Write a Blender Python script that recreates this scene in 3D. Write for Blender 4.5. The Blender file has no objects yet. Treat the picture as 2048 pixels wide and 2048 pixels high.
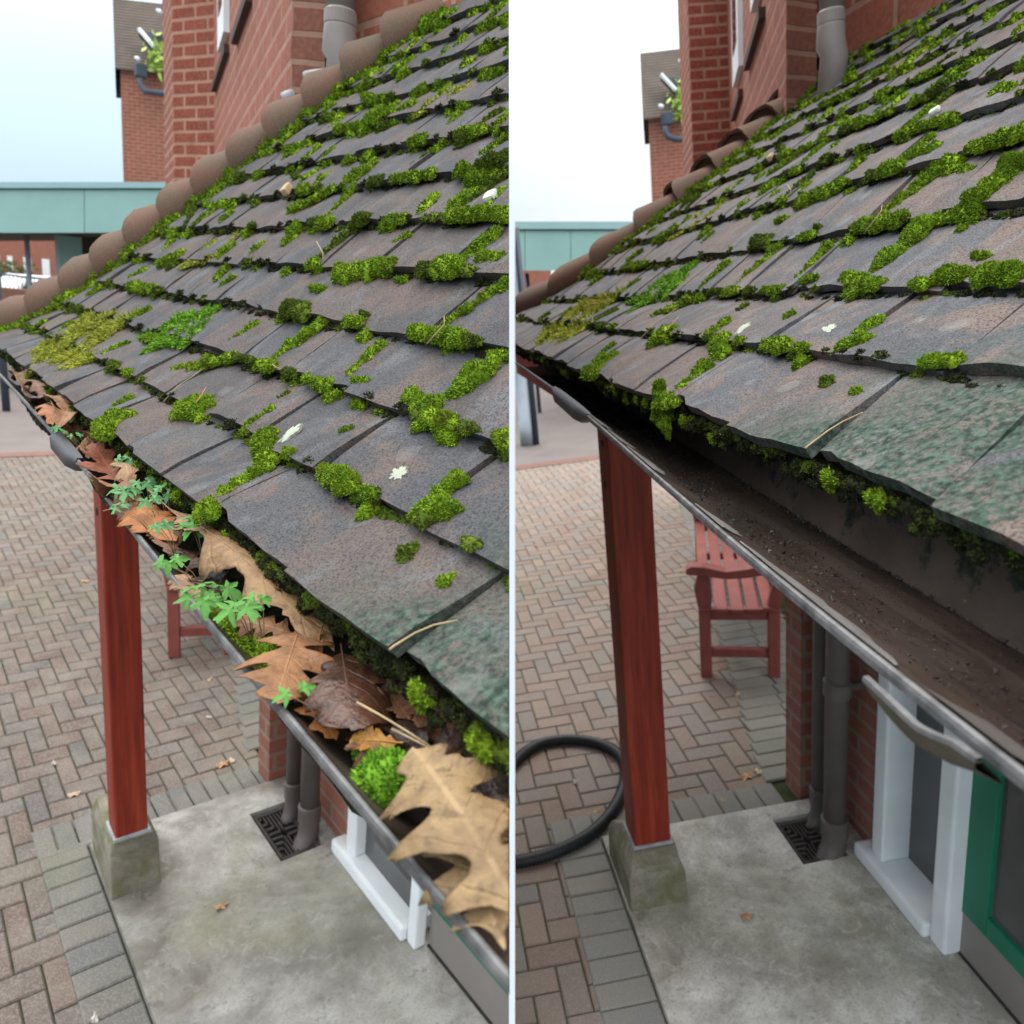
import bpy, bmesh, math, random
import numpy as np
from mathutils import Matrix, Vector

R = math.radians
# ------------------------------------------------------------------ camera, sky, sun, exposure
scene = bpy.context.scene
COL = scene.collection
PITCH_CAM = R(15.2)
FPX = 1490.0                       # focal length in pixels of a 2048 px wide frame
CAM_H = 2.1
cam_d = bpy.data.cameras.new("camera")
cam = bpy.data.objects.new("camera", cam_d)
COL.objects.link(cam)
cam.location = (0, 0, CAM_H)
cam.rotation_euler = (R(90) - PITCH_CAM, 0, 0)
cam_d.sensor_width = 36
cam_d.lens = 36 * FPX / 2048
cam_d.clip_start = 0.02
cam_d.clip_end = 600
cam_d.dof.use_dof = True
cam_d.dof.focus_distance = 0.80
cam_d.dof.aperture_fstop = 8.5
scene.camera = cam

world = bpy.data.worlds.new("World")
scene.world = world
world.use_nodes = True
nt = world.node_tree
nt.nodes.clear()
def wn(t, **k):
    n = nt.nodes.new(t)
    for a, b in k.items():
        setattr(n, a, b)
    return n
out = wn('ShaderNodeOutputWorld')
bg = wn('ShaderNodeBackground')
bg.inputs[1].default_value = 1.0
sky = wn('ShaderNodeTexSky', sky_type='NISHITA', sun_disc=False, sun_elevation=R(42), sun_rotation=R(-60))
sky_s = wn('ShaderNodeMixRGB', blend_type='MULTIPLY')
sky_s.inputs[0].default_value = 1
sky_s.inputs[2].default_value = (.08, .08, .08, 1)
tc = wn('ShaderNodeTexCoord')
sep = wn('ShaderNodeSeparateXYZ')
rng = wn('ShaderNodeMapRange')
rng.inputs[1].default_value = -0.22
rng.inputs[2].default_value = 0.10
noi = wn('ShaderNodeTexNoise')
noi.inputs['Scale'].default_value = 2.2
noi.inputs['Detail'].default_value = 4
cl = wn('ShaderNodeMixRGB')
cl.inputs[1].default_value = (.41, .55, .69, 1)
cl.inputs[2].default_value = (.66, .69, .74, 1)
cl2 = wn('ShaderNodeMixRGB', blend_type='SCREEN')
cl2.inputs[2].default_value = (.10, .085, .06, 1)
mx = wn('ShaderNodeMixRGB')
mx.inputs[0].default_value = 0.93
L_ = nt.links.new
L_(tc.outputs['Generated'], sep.inputs[0])
L_(sep.outputs[0], rng.inputs[0])
L_(rng.outputs[0], cl.inputs[0])
L_(tc.outputs['Generated'], noi.inputs['Vector'])
L_(cl.outputs[0], cl2.inputs[1])
L_(noi.outputs[0], cl2.inputs[0])
L_(sky.outputs[0], sky_s.inputs[1])
L_(sky_s.outputs[0], mx.inputs[1])
L_(cl2.outputs[0], mx.inputs[2])
zr = wn('ShaderNodeMapRange')          # an overcast sky is brightest overhead
zr.inputs[1].default_value = 0.12; zr.inputs[2].default_value = 1.0; zr.inputs[3].default_value = 1.0; zr.inputs[4].default_value = 3.4
L_(sep.outputs[2], zr.inputs[0]); L_(zr.outputs[0], bg.inputs[1])
neu = wn('ShaderNodeMixRGB'); neu.inputs[2].default_value = (.74, .74, .73, 1)
zr2 = wn('ShaderNodeMapRange'); zr2.inputs[1].default_value = 0.25; zr2.inputs[2].default_value = 0.6
L_(sep.outputs[2], zr2.inputs[0]); L_(zr2.outputs[0], neu.inputs[0]); L_(mx.outputs[0], neu.inputs[1])
L_(neu.outputs[0], bg.inputs[0])
L_(bg.outputs[0], out.inputs[0])

sd = bpy.data.lights.new("sun", 'SUN')
sd.energy = 1.5
sd.angle = R(40)
sd.color = (1, .97, .92)
sun = bpy.data.objects.new("sun", sd)
COL.objects.link(sun)
sun.rotation_euler = Vector((-.06, .42, .90)).to_track_quat('Z', 'Y').to_euler()

vs = scene.view_settings
vs.view_transform = 'Standard'
vs.look = 'None'
vs.exposure = 0.58
vs.gamma = 1
scene.cycles.max_bounces = 6
scene.cycles.use_denoising = True

# ------------------------------------------------------------------ the two plots of the place
def unit(v):
    v = np.asarray(v, float)
    return v / np.linalg.norm(v)
CAMW = np.array([[1, 0, 0], [0, -math.sin(PITCH_CAM), -math.cos(PITCH_CAM)], [0, math.cos(PITCH_CAM), -math.sin(PITCH_CAM)]])  # rows: right, down, forward
TH = .013
class Plot:
    """One plot: a level site frame (X into the porch, Y along the eaves, Z up; origin on the paving below the lens)."""
    def __init__(s, e, u, h, O, pitches, gauge, hang):
        s.e = unit(e); u = np.asarray(u, float); u = unit(u - (u @ s.e) * s.e); s.u = u
        s.n = np.cross(s.e, s.u)
        s.h = h
        A = np.array([s.n, s.e, s.u])                # cam -> local (before the height)
        s.A = A
        W = (A @ CAMW)                               # local axes as world vectors in rows
        s.W = W
        M = Matrix.Identity(4)
        org = np.array([0, 0, CAM_H]) - s.h * W[2]
        for i in range(3):
            for j in range(3):
                M[j][i] = W[i][j]
            M[i][3] = org[i]
        s.M = M
        s.cam = np.array([0, 0, h])
        s.G = gauge
        a = R(hang)
        s.hd = np.array([math.sin(a), math.cos(a), 0.0])
        s.P = [np.zeros(3)]
        for p in pitches:
            s.P.append(s.P[-1] + gauge * (math.cos(R(p)) * s.hd + math.sin(R(p)) * np.array([0, 0, 1.])))
        s.P = np.array(s.P)
        s.O = np.array(O, float) + s.cam
        s.Y = np.array([0, 1., 0])
    def ray(s, x, y):
        return s.A @ np.array([(x - 1024) / FPX, (y - 1024) / FPX, 1.0])
    def at(s, x, y, t):
        return s.cam + s.ray(x, y) * t
    def z(s, x, y, z):
        r = s.ray(x, y); return s.cam + r * ((z - s.h) / r[2])
    def x(s, x, y, X):
        r = s.ray(x, y); return s.cam + r * (X / r[0])
    def y(s, x, y, Y):
        r = s.ray(x, y); return s.cam + r * (Y / r[1])
    def seg(s, b):
        k = int(max(0, min(math.floor(b), len(s.P) - 2))); return k, b - k
    def frame(s, b):
        k, f = s.seg(b)
        d = unit(s.P[k + 1] - s.P[k])
        nn = unit(np.cross(s.Y, d))
        if nn[2] < 0: nn = -nn
        return d, nn
    def surf(s, a, b, off=0):
        k, f = s.seg(b)
        d, nn = s.frame(b)
        return s.O + a * s.Y + s.P[k] + (s.P[k + 1] - s.P[k]) * f + nn * (off - TH * f)
    def inv(s, x, y):
        r = s.ray(x, y); best = None
        for k in range(len(s.P) - 1):
            A = s.surf(0, k); B = s.surf(0, k + .9999)
            t, a, f = np.linalg.solve(np.c_[r, -s.Y, -(B - A)], A - s.cam)
            if -.16 <= f <= 1 and t > 0 and (best is None or t < best[0]):
                best = (t, a, k + min(max(f, 0), .99))
        return best
PL = Plot((-.6303, -.2629, .7305), (.0995, -.9605, -.2597), 2.05, (.233, .3847, -.2189), [31.7, 38.2, 44.6, 47.5, 47.5] + [48] * 14, .1, 90)
PR = Plot((-.1314, -.2656, .9551), (-.1032, -.9545, -.2796), 2.15, (.3178, .6007, -.1564), [24.0, 22.4, 31.2, 34.5, 29.8] + [30.3] * 14, .152, 64.9)

# ------------------------------------------------------------------ mesh helpers
class MB:
    def __init__(s):
        s.v = []; s.f = []; s.uv = {}
    def add(s, vs, fs, uvs=None):
        o = len(s.v)
        s.v += [tuple(p) for p in vs]
        for i, f in enumerate(fs):
            if uvs is not None: s.uv[len(s.f)] = uvs[i]
            s.f.append(tuple(o + k for k in f))
    def box(s, x0, x1, y0, y1, z0, z1, top=0, topy=None):
        ty = top if topy is None else topy
        v = [(x0, y0, z0), (x1, y0, z0), (x1, y1, z0), (x0, y1, z0), (x0 + top, y0 + ty, z1), (x1 - top, y0 + ty, z1), (x1 - top, y1 - ty, z1), (x0 + top, y1 - ty, z1)]
        dx, dy, dz = x1 - x0, y1 - y0, z1 - z0
        f = [(3, 2, 1, 0), (4, 5, 6, 7), (0, 1, 5, 4), (1, 2, 6, 5), (2, 3, 7, 6), (3, 0, 4, 7)]
        def q(w, h, u0=0, v0=0): return [(u0, v0), (u0 + w, v0), (u0 + w, v0 + h), (u0, v0 + h)]
        uv = [q(dx, dy), q(dx, dy), q(dx, dz, x0, z0), q(dy, dz, y0, z0), q(dx, dz, -x1, z0), q(dy, dz, -y1, z0)]
        s.add(v, f, uv)
    def obox(s, c, ax, ay, az, hx, hy, hz):
        c = np.array(c); ax, ay, az = (np.array(q) for q in (ax, ay, az))
        v = [c + ax * hx * i + ay * hy * j + az * hz * k for k in (-1, 1) for j in (-1, 1) for i in (-1, 1)]
        def q(w, h): return [(0, 0), (2 * w, 0), (2 * w, 2 * h), (0, 2 * h)]
        s.add(v, [(0, 2, 3, 1), (4, 5, 7, 6), (0, 1, 5, 4), (2, 6, 7, 3), (0, 4, 6, 2), (1, 3, 7, 5)],
              [q(hy, hx), q(hx, hy), q(hx, hz), q(hz, hx), q(hz, hy), q(hy, hz)])
    def tube(s, pts, rad, n=10, cap=True):
        pts = [np.array(p, float) for p in pts]
        m = len(pts)
        if np.isscalar(rad): rad = [rad] * m
        prev = None; o = len(s.v); vs = []
        for i, p in enumerate(pts):
            d = unit(pts[min(i + 1, m - 1)] - pts[max(i - 1, 0)])
            a = prev if prev is not None else (np.array([1., 0, 0]) if abs(d[0]) < .8 else np.array([0, 1., 0]))
            a = unit(a - (a @ d) * d); prev = a; b = np.cross(d, a)
            for k in range(n):
                t = 2 * math.pi * k / n
                vs.append(p + rad[i] * (math.cos(t) * a + math.sin(t) * b))
        fs = []
        for i in range(m - 1):
            for k in range(n):
                k2 = (k + 1) % n
                fs.append((i * n + k, i * n + k2, (i + 1) * n + k2, (i + 1) * n + k))
        if cap:
            fs.append(tuple(range(n - 1, -1, -1))); fs.append(tuple((m - 1) * n + k for k in range(n)))
        s.add(vs, fs)
    def prism(s, poly, d0, d1):
        """poly: list of 3d points; extruded from +d0 to +d1"""
        n = len(poly); d0 = np.array(d0, float); d1 = np.array(d1, float)
        v = [np.array(p) + d0 for p in poly] + [np.array(p) + d1 for p in poly]
        s.add(v, [tuple(range(n - 1, -1, -1)), tuple(range(n, 2 * n))] + [(k, (k + 1) % n, n + (k + 1) % n, n + k) for k in range(n)])
    def loft(s, secs, close=False, uv=False):
        m = len(secs); n = len(secs[0])
        vs = [p for sec in secs for p in sec]; fs = []
        for i in range(m - 1):
            for k in range(n if close else n - 1):
                k2 = (k + 1) % n
                fs.append((i * n + k, i * n + k2, (i + 1) * n + k2, (i + 1) * n + k))
        s.add(vs, fs)
BASE = {}
PLOT_OF = {}
def finish(name, me, mat, P, parent, base, smooth, bevel=0):
    if bevel:
        bm = bmesh.new(); bm.from_mesh(me)
        bm.normal_update()
        es = [e for e in bm.edges if len(e.link_faces) == 2 and e.calc_face_angle(0) > .5]
        bmesh.ops.bevel(bm, geom=es, offset=bevel, segments=2, profile=.6, affect='EDGES', clamp_overlap=True)
        bm.to_mesh(me); bm.free()
    if smooth:
        me.polygons.foreach_set('use_smooth', [True] * len(me.polygons))
    me.materials.append(mat)
    o = bpy.data.objects.new(name, me)
    COL.objects.link(o)
    if parent is not None:
        o.parent = parent
    else:
        o.matrix_world = P.M @ Matrix.Translation(Vector(base))
        BASE[o.name] = np.array(base, float)
    PLOT_OF[o.name] = P
    return o
def obj(name, mb, mat, P, parent=None, smooth=False, bevel=0, base=None, normals=True):
    v = np.array(mb.v, float)
    if parent is not None:
        p = parent; 
        while p.parent is not None: p = p.parent
        base = BASE[p.name]
    elif base is None:
        base = np.array([(v[:, 0].min() + v[:, 0].max()) / 2, (v[:, 1].min() + v[:, 1].max()) / 2, v[:, 2].min()])
    v = v - base
    me = bpy.data.meshes.new(name)
    me.from_pydata(v.tolist(), [], mb.f)
    if mb.uv:
        uvl = me.uv_layers.new(name='UVMap')
        for p in me.polygons:
            q = mb.uv.get(p.index)
            if q is not None:
                for li, c in zip(p.loop_indices, q): uvl.data[li].uv = c
    if normals:
        bm = bmesh.new(); bm.from_mesh(me); bmesh.ops.recalc_face_normals(bm, faces=bm.faces); bm.to_mesh(me); bm.free()
    return finish(name, me, mat, P, parent, base, smooth, bevel)
def thing(P, name, label, cat, base, group=None):
    o = bpy.data.objects.new(name, None); COL.objects.link(o)
    o.empty_display_size = .05
    o.matrix_world = P.M @ Matrix.Translation(Vector(base))
    BASE[o.name] = np.array(base, float); PLOT_OF[o.name] = P
    return tag(o, label, cat, group)
def tag(o, label, cat, group=None):
    o['label'] = label; o['category'] = cat
    if group: o['group'] = group
    return o
def struct(o):
    o['kind'] = 'structure'; return o
def stuff(o):
    o['kind'] = 'stuff'; return o

# ------------------------------------------------------------------ materials
class Mat:
    def __init__(s, name, rough=.8, spec=.3):
        s.m = bpy.data.materials.new(name); s.m.use_nodes = True
        s.t = s.m.node_tree; s.b = s.t.nodes['Principled BSDF']
        s.b.inputs['Roughness'].default_value = rough
        s.b.inputs['Specular IOR Level'].default_value = spec
        s.tc = s.n('ShaderNodeTexCoord'); s.obj = s.tc.outputs['Object']
    def n(s, t, **k):
        q = s.t.nodes.new(t)
        for a, b in k.items(): setattr(q, a, b)
        return q
    def l(s, a, b): s.t.links.new(a, b)
    def noise(s, scale, detail=4, rough=.55, vec=None, stretch=None, dist=0):
        q = s.n('ShaderNodeTexNoise'); q.inputs['Scale'].default_value = scale; q.inputs['Detail'].default_value = detail
        q.inputs['Roughness'].default_value = rough; q.inputs['Distortion'].default_value = dist
        v = vec if vec is not None else s.obj
        if stretch:
            mp = s.n('ShaderNodeMapping'); mp.inputs['Scale'].default_value = stretch; s.l(v, mp.inputs[0]); v = mp.outputs[0]
        s.l(v, q.inputs['Vector']); return q.outputs[0]
    def ramp(s, fac, stops):
        q = s.n('ShaderNodeValToRGB'); cr = q.color_ramp
        while len(cr.elements) < len(stops): cr.elements.new(.5)
        for e, (p, c) in zip(cr.elements, stops):
            e.position = p; e.color = (*c, 1) if not np.isscalar(c) else (c, c, c, 1)
        s.l(fac, q.inputs[0]); return q.outputs[0]
    def mix(s, fac, a, b, mode='MIX'):
        q = s.n('ShaderNodeMixRGB', blend_type=mode)
        for i, v in ((0, fac), (1, a), (2, b)):
            if isinstance(v, (int, float)): q.inputs[i].default_value = v
            elif isinstance(v, tuple): q.inputs[i].default_value = (*v, 1)
            else: s.l(v, q.inputs[i])
        return q.outputs[0]
    def math(s, op, a, b=0):
        q = s.n('ShaderNodeMath', operation=op)
        for i, v in ((0, a), (1, b)):
            if isinstance(v, (int, float)): q.inputs[i].default_value = v
            else: s.l(v, q.inputs[i])
        return q.outputs[0]
    def island(s): return s.n('ShaderNodeNewGeometry').outputs['Random Per Island']
    def color(s, c):
        if isinstance(c, tuple): s.b.inputs['Base Color'].default_value = (*c, 1)
        else: s.l(c, s.b.inputs['Base Color'])
    def roughness(s, c): s.l(c, s.b.inputs['Roughness'])
    def bump(s, h, strength=.3, dist=.002):
        q = s.n('ShaderNodeBump'); q.inputs['Strength'].default_value = strength; q.inputs['Distance'].default_value = dist
        s.l(h, q.inputs['Height']); s.l(q.outputs[0], s.b.inputs['Normal'])
MATS = {}
def mat(key, fn, *a):
    if key not in MATS:
        MATS[key] = fn(key, *a).m
    return MATS[key]
def m_plain(name, c, rough=.6, var=.12, scale=12, bump=.05, spec=.3):
    m = Mat(name, rough, spec)
    f = m.noise(scale, 5)
    lo = tuple(x * (1 - var) for x in c); hi = tuple(min(1, x * (1 + var)) for x in c)
    m.color(m.ramp(f, [(.3, lo), (.7, hi)]))
    if bump: m.bump(m.noise(scale * 12, 3), bump, .002)
    return m
def m_tile(name, green_x0, green_x1, k=1.0):
    def K(*c): return tuple(x * k for x in c)
    m = Mat(name, .82, .25)
    isl = m.island()
    base = m.ramp(isl, [(0, K(.060, .064, .076)), (.2, K(.088, .090, .100)), (.4, K(.070, .076, .092)), (.55, K(.125, .088, .074)), (.68, K(.050, .055, .066)), (.85, K(.105, .102, .104)), (1, K(.14, .098, .076))])
    off = m.n('ShaderNodeVectorMath', operation='SCALE'); m.l(m.obj, off.inputs[0]); off.inputs['Scale'].default_value = 1
    n1 = m.noise(14, 6, .6, dist=.4)
    c = m.mix(m.ramp(n1, [(.48, 0.), (.60, .85)]), base, K(.165, .112, .088))
    n2 = m.noise(10, 7, .62, stretch=(1, 1.9, 1), dist=.6)
    c = m.mix(m.ramp(n2, [(.52, 0.), (.66, .7)]), c, K(.17, .185, .205))
    n3 = m.noise(22, 5, .6)
    c = m.mix(m.ramp(n3, [(.5, 0.), (.72, .55)]), c, K(.034, .038, .048))
    n4 = m.noise(650, 2, .5)
    c = m.mix(m.ramp(n4, [(.35, 0.), (.66, .7)]), c, m.mix(.4, c, K(.32, .31, .31)))
    n5 = m.noise(420, 2, .5)
    c = m.mix(m.ramp(n5, [(.5, 0.), (.62, .65)]), c, (.018, .018, .022))
    # algae film over the tiles at the near end of the eaves
    sp = m.n('ShaderNodeSeparateXYZ'); m.l(m.obj, sp.inputs[0])
    mr = m.n('ShaderNodeMapRange'); mr.inputs[1].default_value = green_x0; mr.inputs[2].default_value = green_x1
    m.l(m.math('ADD', m.math('ADD', sp.outputs[1], m.math('MULTIPLY', sp.outputs[0], .9)), m.math('MULTIPLY', m.math('SUBTRACT', m.noise(14, 7, .68), .5), .55)), mr.inputs[0])
    g = m.math('MULTIPLY', mr.outputs[0], m.ramp(m.noise(150, 6, .7), [(.40, .25), (.52, 1.)]))
    patch = m.ramp(m.noise(13, 4, .5, dist=.8), [(.60, 1.), (.64, .05)])
    g = m.math('MULTIPLY', g, patch)
    c = m.mix(g, c, m.ramp(m.noise(160, 3), [(.38, (.010, .022, .016)), (.52, (.032, .060, .044)), (.66, (.070, .105, .078))]))
    vo = m.n('ShaderNodeTexVoronoi'); vo.inputs['Scale'].default_value = 16; vo.inputs['Randomness'].default_value = 1
    wv = m.n('ShaderNodeVectorMath', operation='ADD'); nz = m.n('ShaderNodeTexNoise'); nz.inputs['Scale'].default_value = 60; m.l(m.obj, nz.inputs['Vector'])
    ws = m.n('ShaderNodeVectorMath', operation='SCALE'); ws.inputs['Scale'].default_value = .012; m.l(nz.outputs[1], ws.inputs[0]); m.l(m.obj, wv.inputs[0]); m.l(ws.outputs[0], wv.inputs[1]); m.l(wv.outputs[0], vo.inputs['Vector'])
    pick = m.n('ShaderNodeSeparateXYZ'); m.l(vo.outputs['Color'], pick.inputs[0])
    ring = m.math('MULTIPLY', m.ramp(vo.outputs['Distance'], [(.10, .7), (.17, .35), (.20, .6), (.23, 0.)]), m.ramp(pick.outputs[0], [(.70, 0.), (.72, 1.)]))
    c = m.mix(m.math('MULTIPLY', ring, .55), c, K(.26, .26, .25))
    m.color(c)
    h = m.math('ADD', m.math('MULTIPLY', m.noise(520, 3, .6), .55), m.math('MULTIPLY', m.noise(90, 4, .6), .7))
    m.bump(h, .62, .0026)
    return m
def m_hip(name):
    m = Mat(name, .85, .2)
    c = m.ramp(m.island(), [(0, (.150, .078, .052)), (.5, (.110, .068, .052)), (1, (.175, .088, .058))])
    c = m.mix(m.ramp(m.noise(12, 6, .6), [(.42, 0.), (.7, .8)]), c, (.085, .08, .055))
    c = m.mix(m.ramp(m.noise(300, 2), [(.5, 0.), (.7, .35)]), c, (.2, .18, .15))
    m.color(c); m.bump(m.noise(200, 4), .3, .002); return m
def m_moss(name, lo, mid, hi):
    m = Mat(name, .95, .1)
    c = m.ramp(m.island(), [(0, lo), (.55, mid), (1, hi)])
    c = m.mix(m.ramp(m.noise(26, 4), [(.38, 0.), (.66, .7)]), c, m.mix(.5, c, (mid[0] * 1.5, mid[1] * 1.25, mid[2])))
    c = m.mix(m.ramp(m.noise(38, 4), [(.60, 0.), (.70, .75)]), c, (mid[0] * .75, mid[1] * .42, mid[2] * .9))
    m.color(c)
    m.b.inputs['Subsurface Weight'].default_value = 0
    return m
def m_brick(name, c1, c2, mortar, bw=.225, bh=.075, ms=.011, stone=False):
    m = Mat(name, .9, .2)
    q = m.n('ShaderNodeTexBrick')
    q.inputs['Scale'].default_value = 1; q.inputs['Brick Width'].default_value = bw; q.inputs['Row Height'].default_value = bh
    q.inputs['Mortar Size'].default_value = ms; q.inputs['Mortar Smooth'].default_value = .25; q.inputs['Bias'].default_value = 0
    q.inputs['Color1'].default_value = (*c1, 1); q.inputs['Color2'].default_value = (*c2, 1); q.inputs['Mortar'].default_value = (*mortar, 1)
    wob = m.n('ShaderNodeVectorMath', operation='ADD')
    nz = m.n('ShaderNodeTexNoise'); nz.inputs['Scale'].default_value = 9; m.l(m.tc.outputs['UV'], nz.inputs['Vector'])
    sc = m.n('ShaderNodeVectorMath', operation='SCALE'); sc.inputs['Scale'].default_value = .006; m.l(nz.outputs[1], sc.inputs[0])
    m.l(m.tc.outputs['UV'], wob.inputs[0]); m.l(sc.outputs[0], wob.inputs[1]); m.l(wob.outputs[0], q.inputs['Vector'])
    c = m.mix(m.ramp(m.noise(7, 6, .6), [(.35, 0.), (.7, .45)]), q.outputs[0], tuple(x * .55 for x in c1))
    c = m.mix(m.ramp(m.noise(60, 4), [(.4, 0.), (.7, .3)]), c, mortar)
    m.color(c)
    inv = m.math('SUBTRACT', 1, q.outputs[1])
    m.bump(m.math('ADD', inv, m.math('MULTIPLY', m.noise(70, 4), .4)), .6, .006)
    return m
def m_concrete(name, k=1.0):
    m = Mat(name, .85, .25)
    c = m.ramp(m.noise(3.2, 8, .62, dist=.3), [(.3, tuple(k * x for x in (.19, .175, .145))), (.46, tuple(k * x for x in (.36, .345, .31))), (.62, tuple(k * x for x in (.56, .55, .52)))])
    c = m.mix(m.ramp(m.noise(2.6, 7, .68, dist=.4), [(.44, 0.), (.60, .62)]), c, tuple(k * x for x in (.17, .165, .15)))
    c = m.mix(m.ramp(m.noise(11, 6, .7, dist=1.2), [(.55, 0.), (.68, .5)]), c, tuple(k * x for x in (.60, .59, .57)))
    c = m.mix(m.ramp(m.noise(17, 6, .7), [(.58, 0.), (.68, .55)]), c, tuple(k * x for x in (.12, .115, .10)))
    c = m.mix(m.ramp(m.noise(1.6, 5, .6, dist=1), [(.52, 0.), (.72, .35)]), c, (.26, .26, .12))
    c = m.mix(m.ramp(m.noise(120, 3), [(.5, 0.), (.72, .45)]), c, (.16, .15, .13))
    m.color(c); m.bump(m.noise(180, 5), .3, .002); return m
def m_stone(name):
    m = Mat(name, .9, .2)
    c = m.ramp(m.noise(9, 7, .65), [(.3, (.13, .12, .085)), (.5, (.23, .21, .165)), (.7, (.31, .29, .24))])
    c = m.mix(m.ramp(m.noise(7, 6, .65, dist=.8), [(.45, 0.), (.62, .75)]), c, (.115, .125, .045))
    c = m.mix(m.ramp(m.noise(200, 3), [(.5, 0.), (.68, .5)]), c, (.09, .085, .06))
    m.color(c); m.bump(m.noise(140, 5), .5, .003); return m
def m_paver(name, stops, moss=.35):
    m = Mat(name, .88, .25)
    c = m.ramp(m.island(), stops)
    c = m.mix(m.ramp(m.noise(5, 6, .6), [(.4, 0.), (.7, .5)]), c, (.22, .2, .17))
    c = m.mix(m.ramp(m.noise(160, 3), [(.45, 0.), (.7, .4)]), c, (.34, .31, .28))
    c = m.mix(m.ramp(m.noise(1.1, 5, .6), [(.5, 0.), (.75, moss)]), c, (.13, .14, .08))
    m.color(c); m.bump(m.noise(220, 4), .3, .002); return m
def m_wood(name):
    m = Mat(name, .5, .35)
    c = m.ramp(m.noise(9, 6, .6, stretch=(6, 6, .35)), [(.25, (.115, .010, .004)), (.5, (.220, .022, .009)), (.75, (.32, .044, .018))])
    v = m.n('ShaderNodeTexVoronoi'); v.inputs['Scale'].default_value = 2.3
    mp = m.n('ShaderNodeMapping'); mp.inputs['Scale'].default_value = (2.2, 2.2, 1.1); m.l(m.obj, mp.inputs[0]); m.l(mp.outputs[0], v.inputs['Vector'])
    c = m.mix(m.ramp(v.outputs['Distance'], [(.03, .85), (.12, 0.)]), c, (.03, .008, .006))
    c = m.mix(m.ramp(m.noise(30, 4, .6, stretch=(5, 5, .12)), [(.62, 0.), (.70, .7)]), c, (.05, .01, .008))
    m.color(c); m.bump(m.noise(30, 5, .6, stretch=(6, 6, .3)), .2, .003); return m
def m_leaf(name, c, dark, spots=.4, rough=.6):
    m = Mat(name, rough, .35)
    u = m.n('ShaderNodeSeparateXYZ'); m.l(m.tc.outputs['UV'], u.inputs[0])
    f = m.noise(70, 7, .66, dist=.8)
    col = m.ramp(f, [(.30, dark), (.5, c), (.72, tuple(min(1, x * 1.3) for x in c))])
    au = m.math('ABSOLUTE', u.outputs[0])
    mid = m.ramp(au, [(.02, 1.), (.05, 0.)])
    w = m.math('FRACT', m.math('MULTIPLY', m.math('ADD', m.math('SUBTRACT', u.outputs[1], m.math('MULTIPLY', au, .28)), m.math('MULTIPLY', m.noise(40, 3), .10)), 5.5))
    vein = m.ramp(w, [(.0, .8), (.05, .8), (.10, 0.), (.95, 0.), (1, .7)])
    lt = tuple(min(1, x * 1.3 + .012) for x in c)
    col = m.mix(m.math('MAXIMUM', mid, m.math('MULTIPLY', vein, .30)), col, lt)
    col = m.mix(m.ramp(m.noise(120, 3), [(.57, 0.), (.66, spots)]), col, tuple(x * .25 for x in dark))
    col = m.mix(m.ramp(m.noise(24, 5, .6, dist=.6), [(.46, 0.), (.62, .65)]), col, tuple(x * .8 for x in dark))
    m.color(col)
    m.bump(m.math('ADD', m.math('MULTIPLY', vein, -.8), m.math('ADD', m.noise(260, 4), m.math('MULTIPLY', m.noise(90, 4), 1.6))), .55, .0018)
    m.b.inputs['Transmission Weight'].default_value = 0
    return m
def m_green(name, c):
    m = Mat(name, .6, .3)
    m.color(m.mix(m.ramp(m.noise(60, 3), [(.35, 0.), (.7, .7)]), c, tuple(x * 1.7 for x in c)))
    m.bump(m.noise(500, 3), .4, .001); return m
def m_gutter(name, wet):
    m = Mat(name, .5, .4)
    c = m.ramp(m.noise(12, 6, .6), [(.3, (.034, .024, .019)), (.7, (.062, .044, .034))])
    c = m.mix(m.ramp(m.noise(40, 5, .65, stretch=(1, .25, 1)), [(.5, 0.), (.72, .7)]), c, (.072, .056, .046))
    c = m.mix(m.ramp(m.noise(320, 3, .6), [(.60, 0.), (.66, .8)]), c, (.012, .011, .01))
    c = m.mix(m.ramp(m.noise(260, 3, .6, vec=None), [(.66, 0.), (.71, .5)]), c, (.15, .12, .08))
    st = m.noise(34, 6, .7, stretch=(1, .03, 1))
    c = m.mix(m.ramp(st, [(.56, 0.), (.62, .5)]), c, (.085, .07, .06))
    c = m.mix(m.ramp(m.noise(21, 6, .7, stretch=(1, .05, 1)), [(.56, 0.), (.66, .8)]), c, (.016, .013, .011))
    if wet:
        c = m.mix(m.ramp(m.noise(7, 6, .6, stretch=(1, .5, 1)), [(.55, 0.), (.66, .65)]), c, (.03, .026, .02))
    m.color(c); m.roughness(m.ramp(m.noise(8, 5), [(.35, .20), (.65, .5)]))
    m.bump(m.noise(160, 4), .25, .002); return m
def m_grime(name):
    m = Mat(name, .95, .1)
    c = m.ramp(m.noise(90, 5, .65), [(.35, (.012, .012, .010)), (.55, (.03, .032, .022)), (.72, (.055, .07, .03))])
    c = m.mix(m.ramp(m.noise(22, 5, .6), [(.52, 0.), (.66, .8)]), c, (.085, .06, .045))
    m.color(c); m.bump(m.noise(260, 5, .7), .9, .004); return m
def m_glass(name, c):
    m = Mat(name, .06, .5); m.color(m.ramp(m.noise(1.5, 3), [(.4, c), (.65, tuple(x * 2 for x in c))])); return m
def m_farroof(name):
    m = Mat(name, .9, .2)
    w = m.n('ShaderNodeTexWave', wave_type='BANDS', bands_direction='Y'); w.inputs['Scale'].default_value = 3.2; w.inputs['Distortion'].default_value = .5
    m.l(m.tc.outputs['UV'], w.inputs['Vector'])
    m.color(m.mix(w.outputs[1], m.ramp(m.noise(2, 6), [(.35, (.10, .08, .065)), (.7, (.17, .135, .11))]), (.06, .05, .045))); m.bump(w.outputs[1], .6, .02); return m

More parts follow.
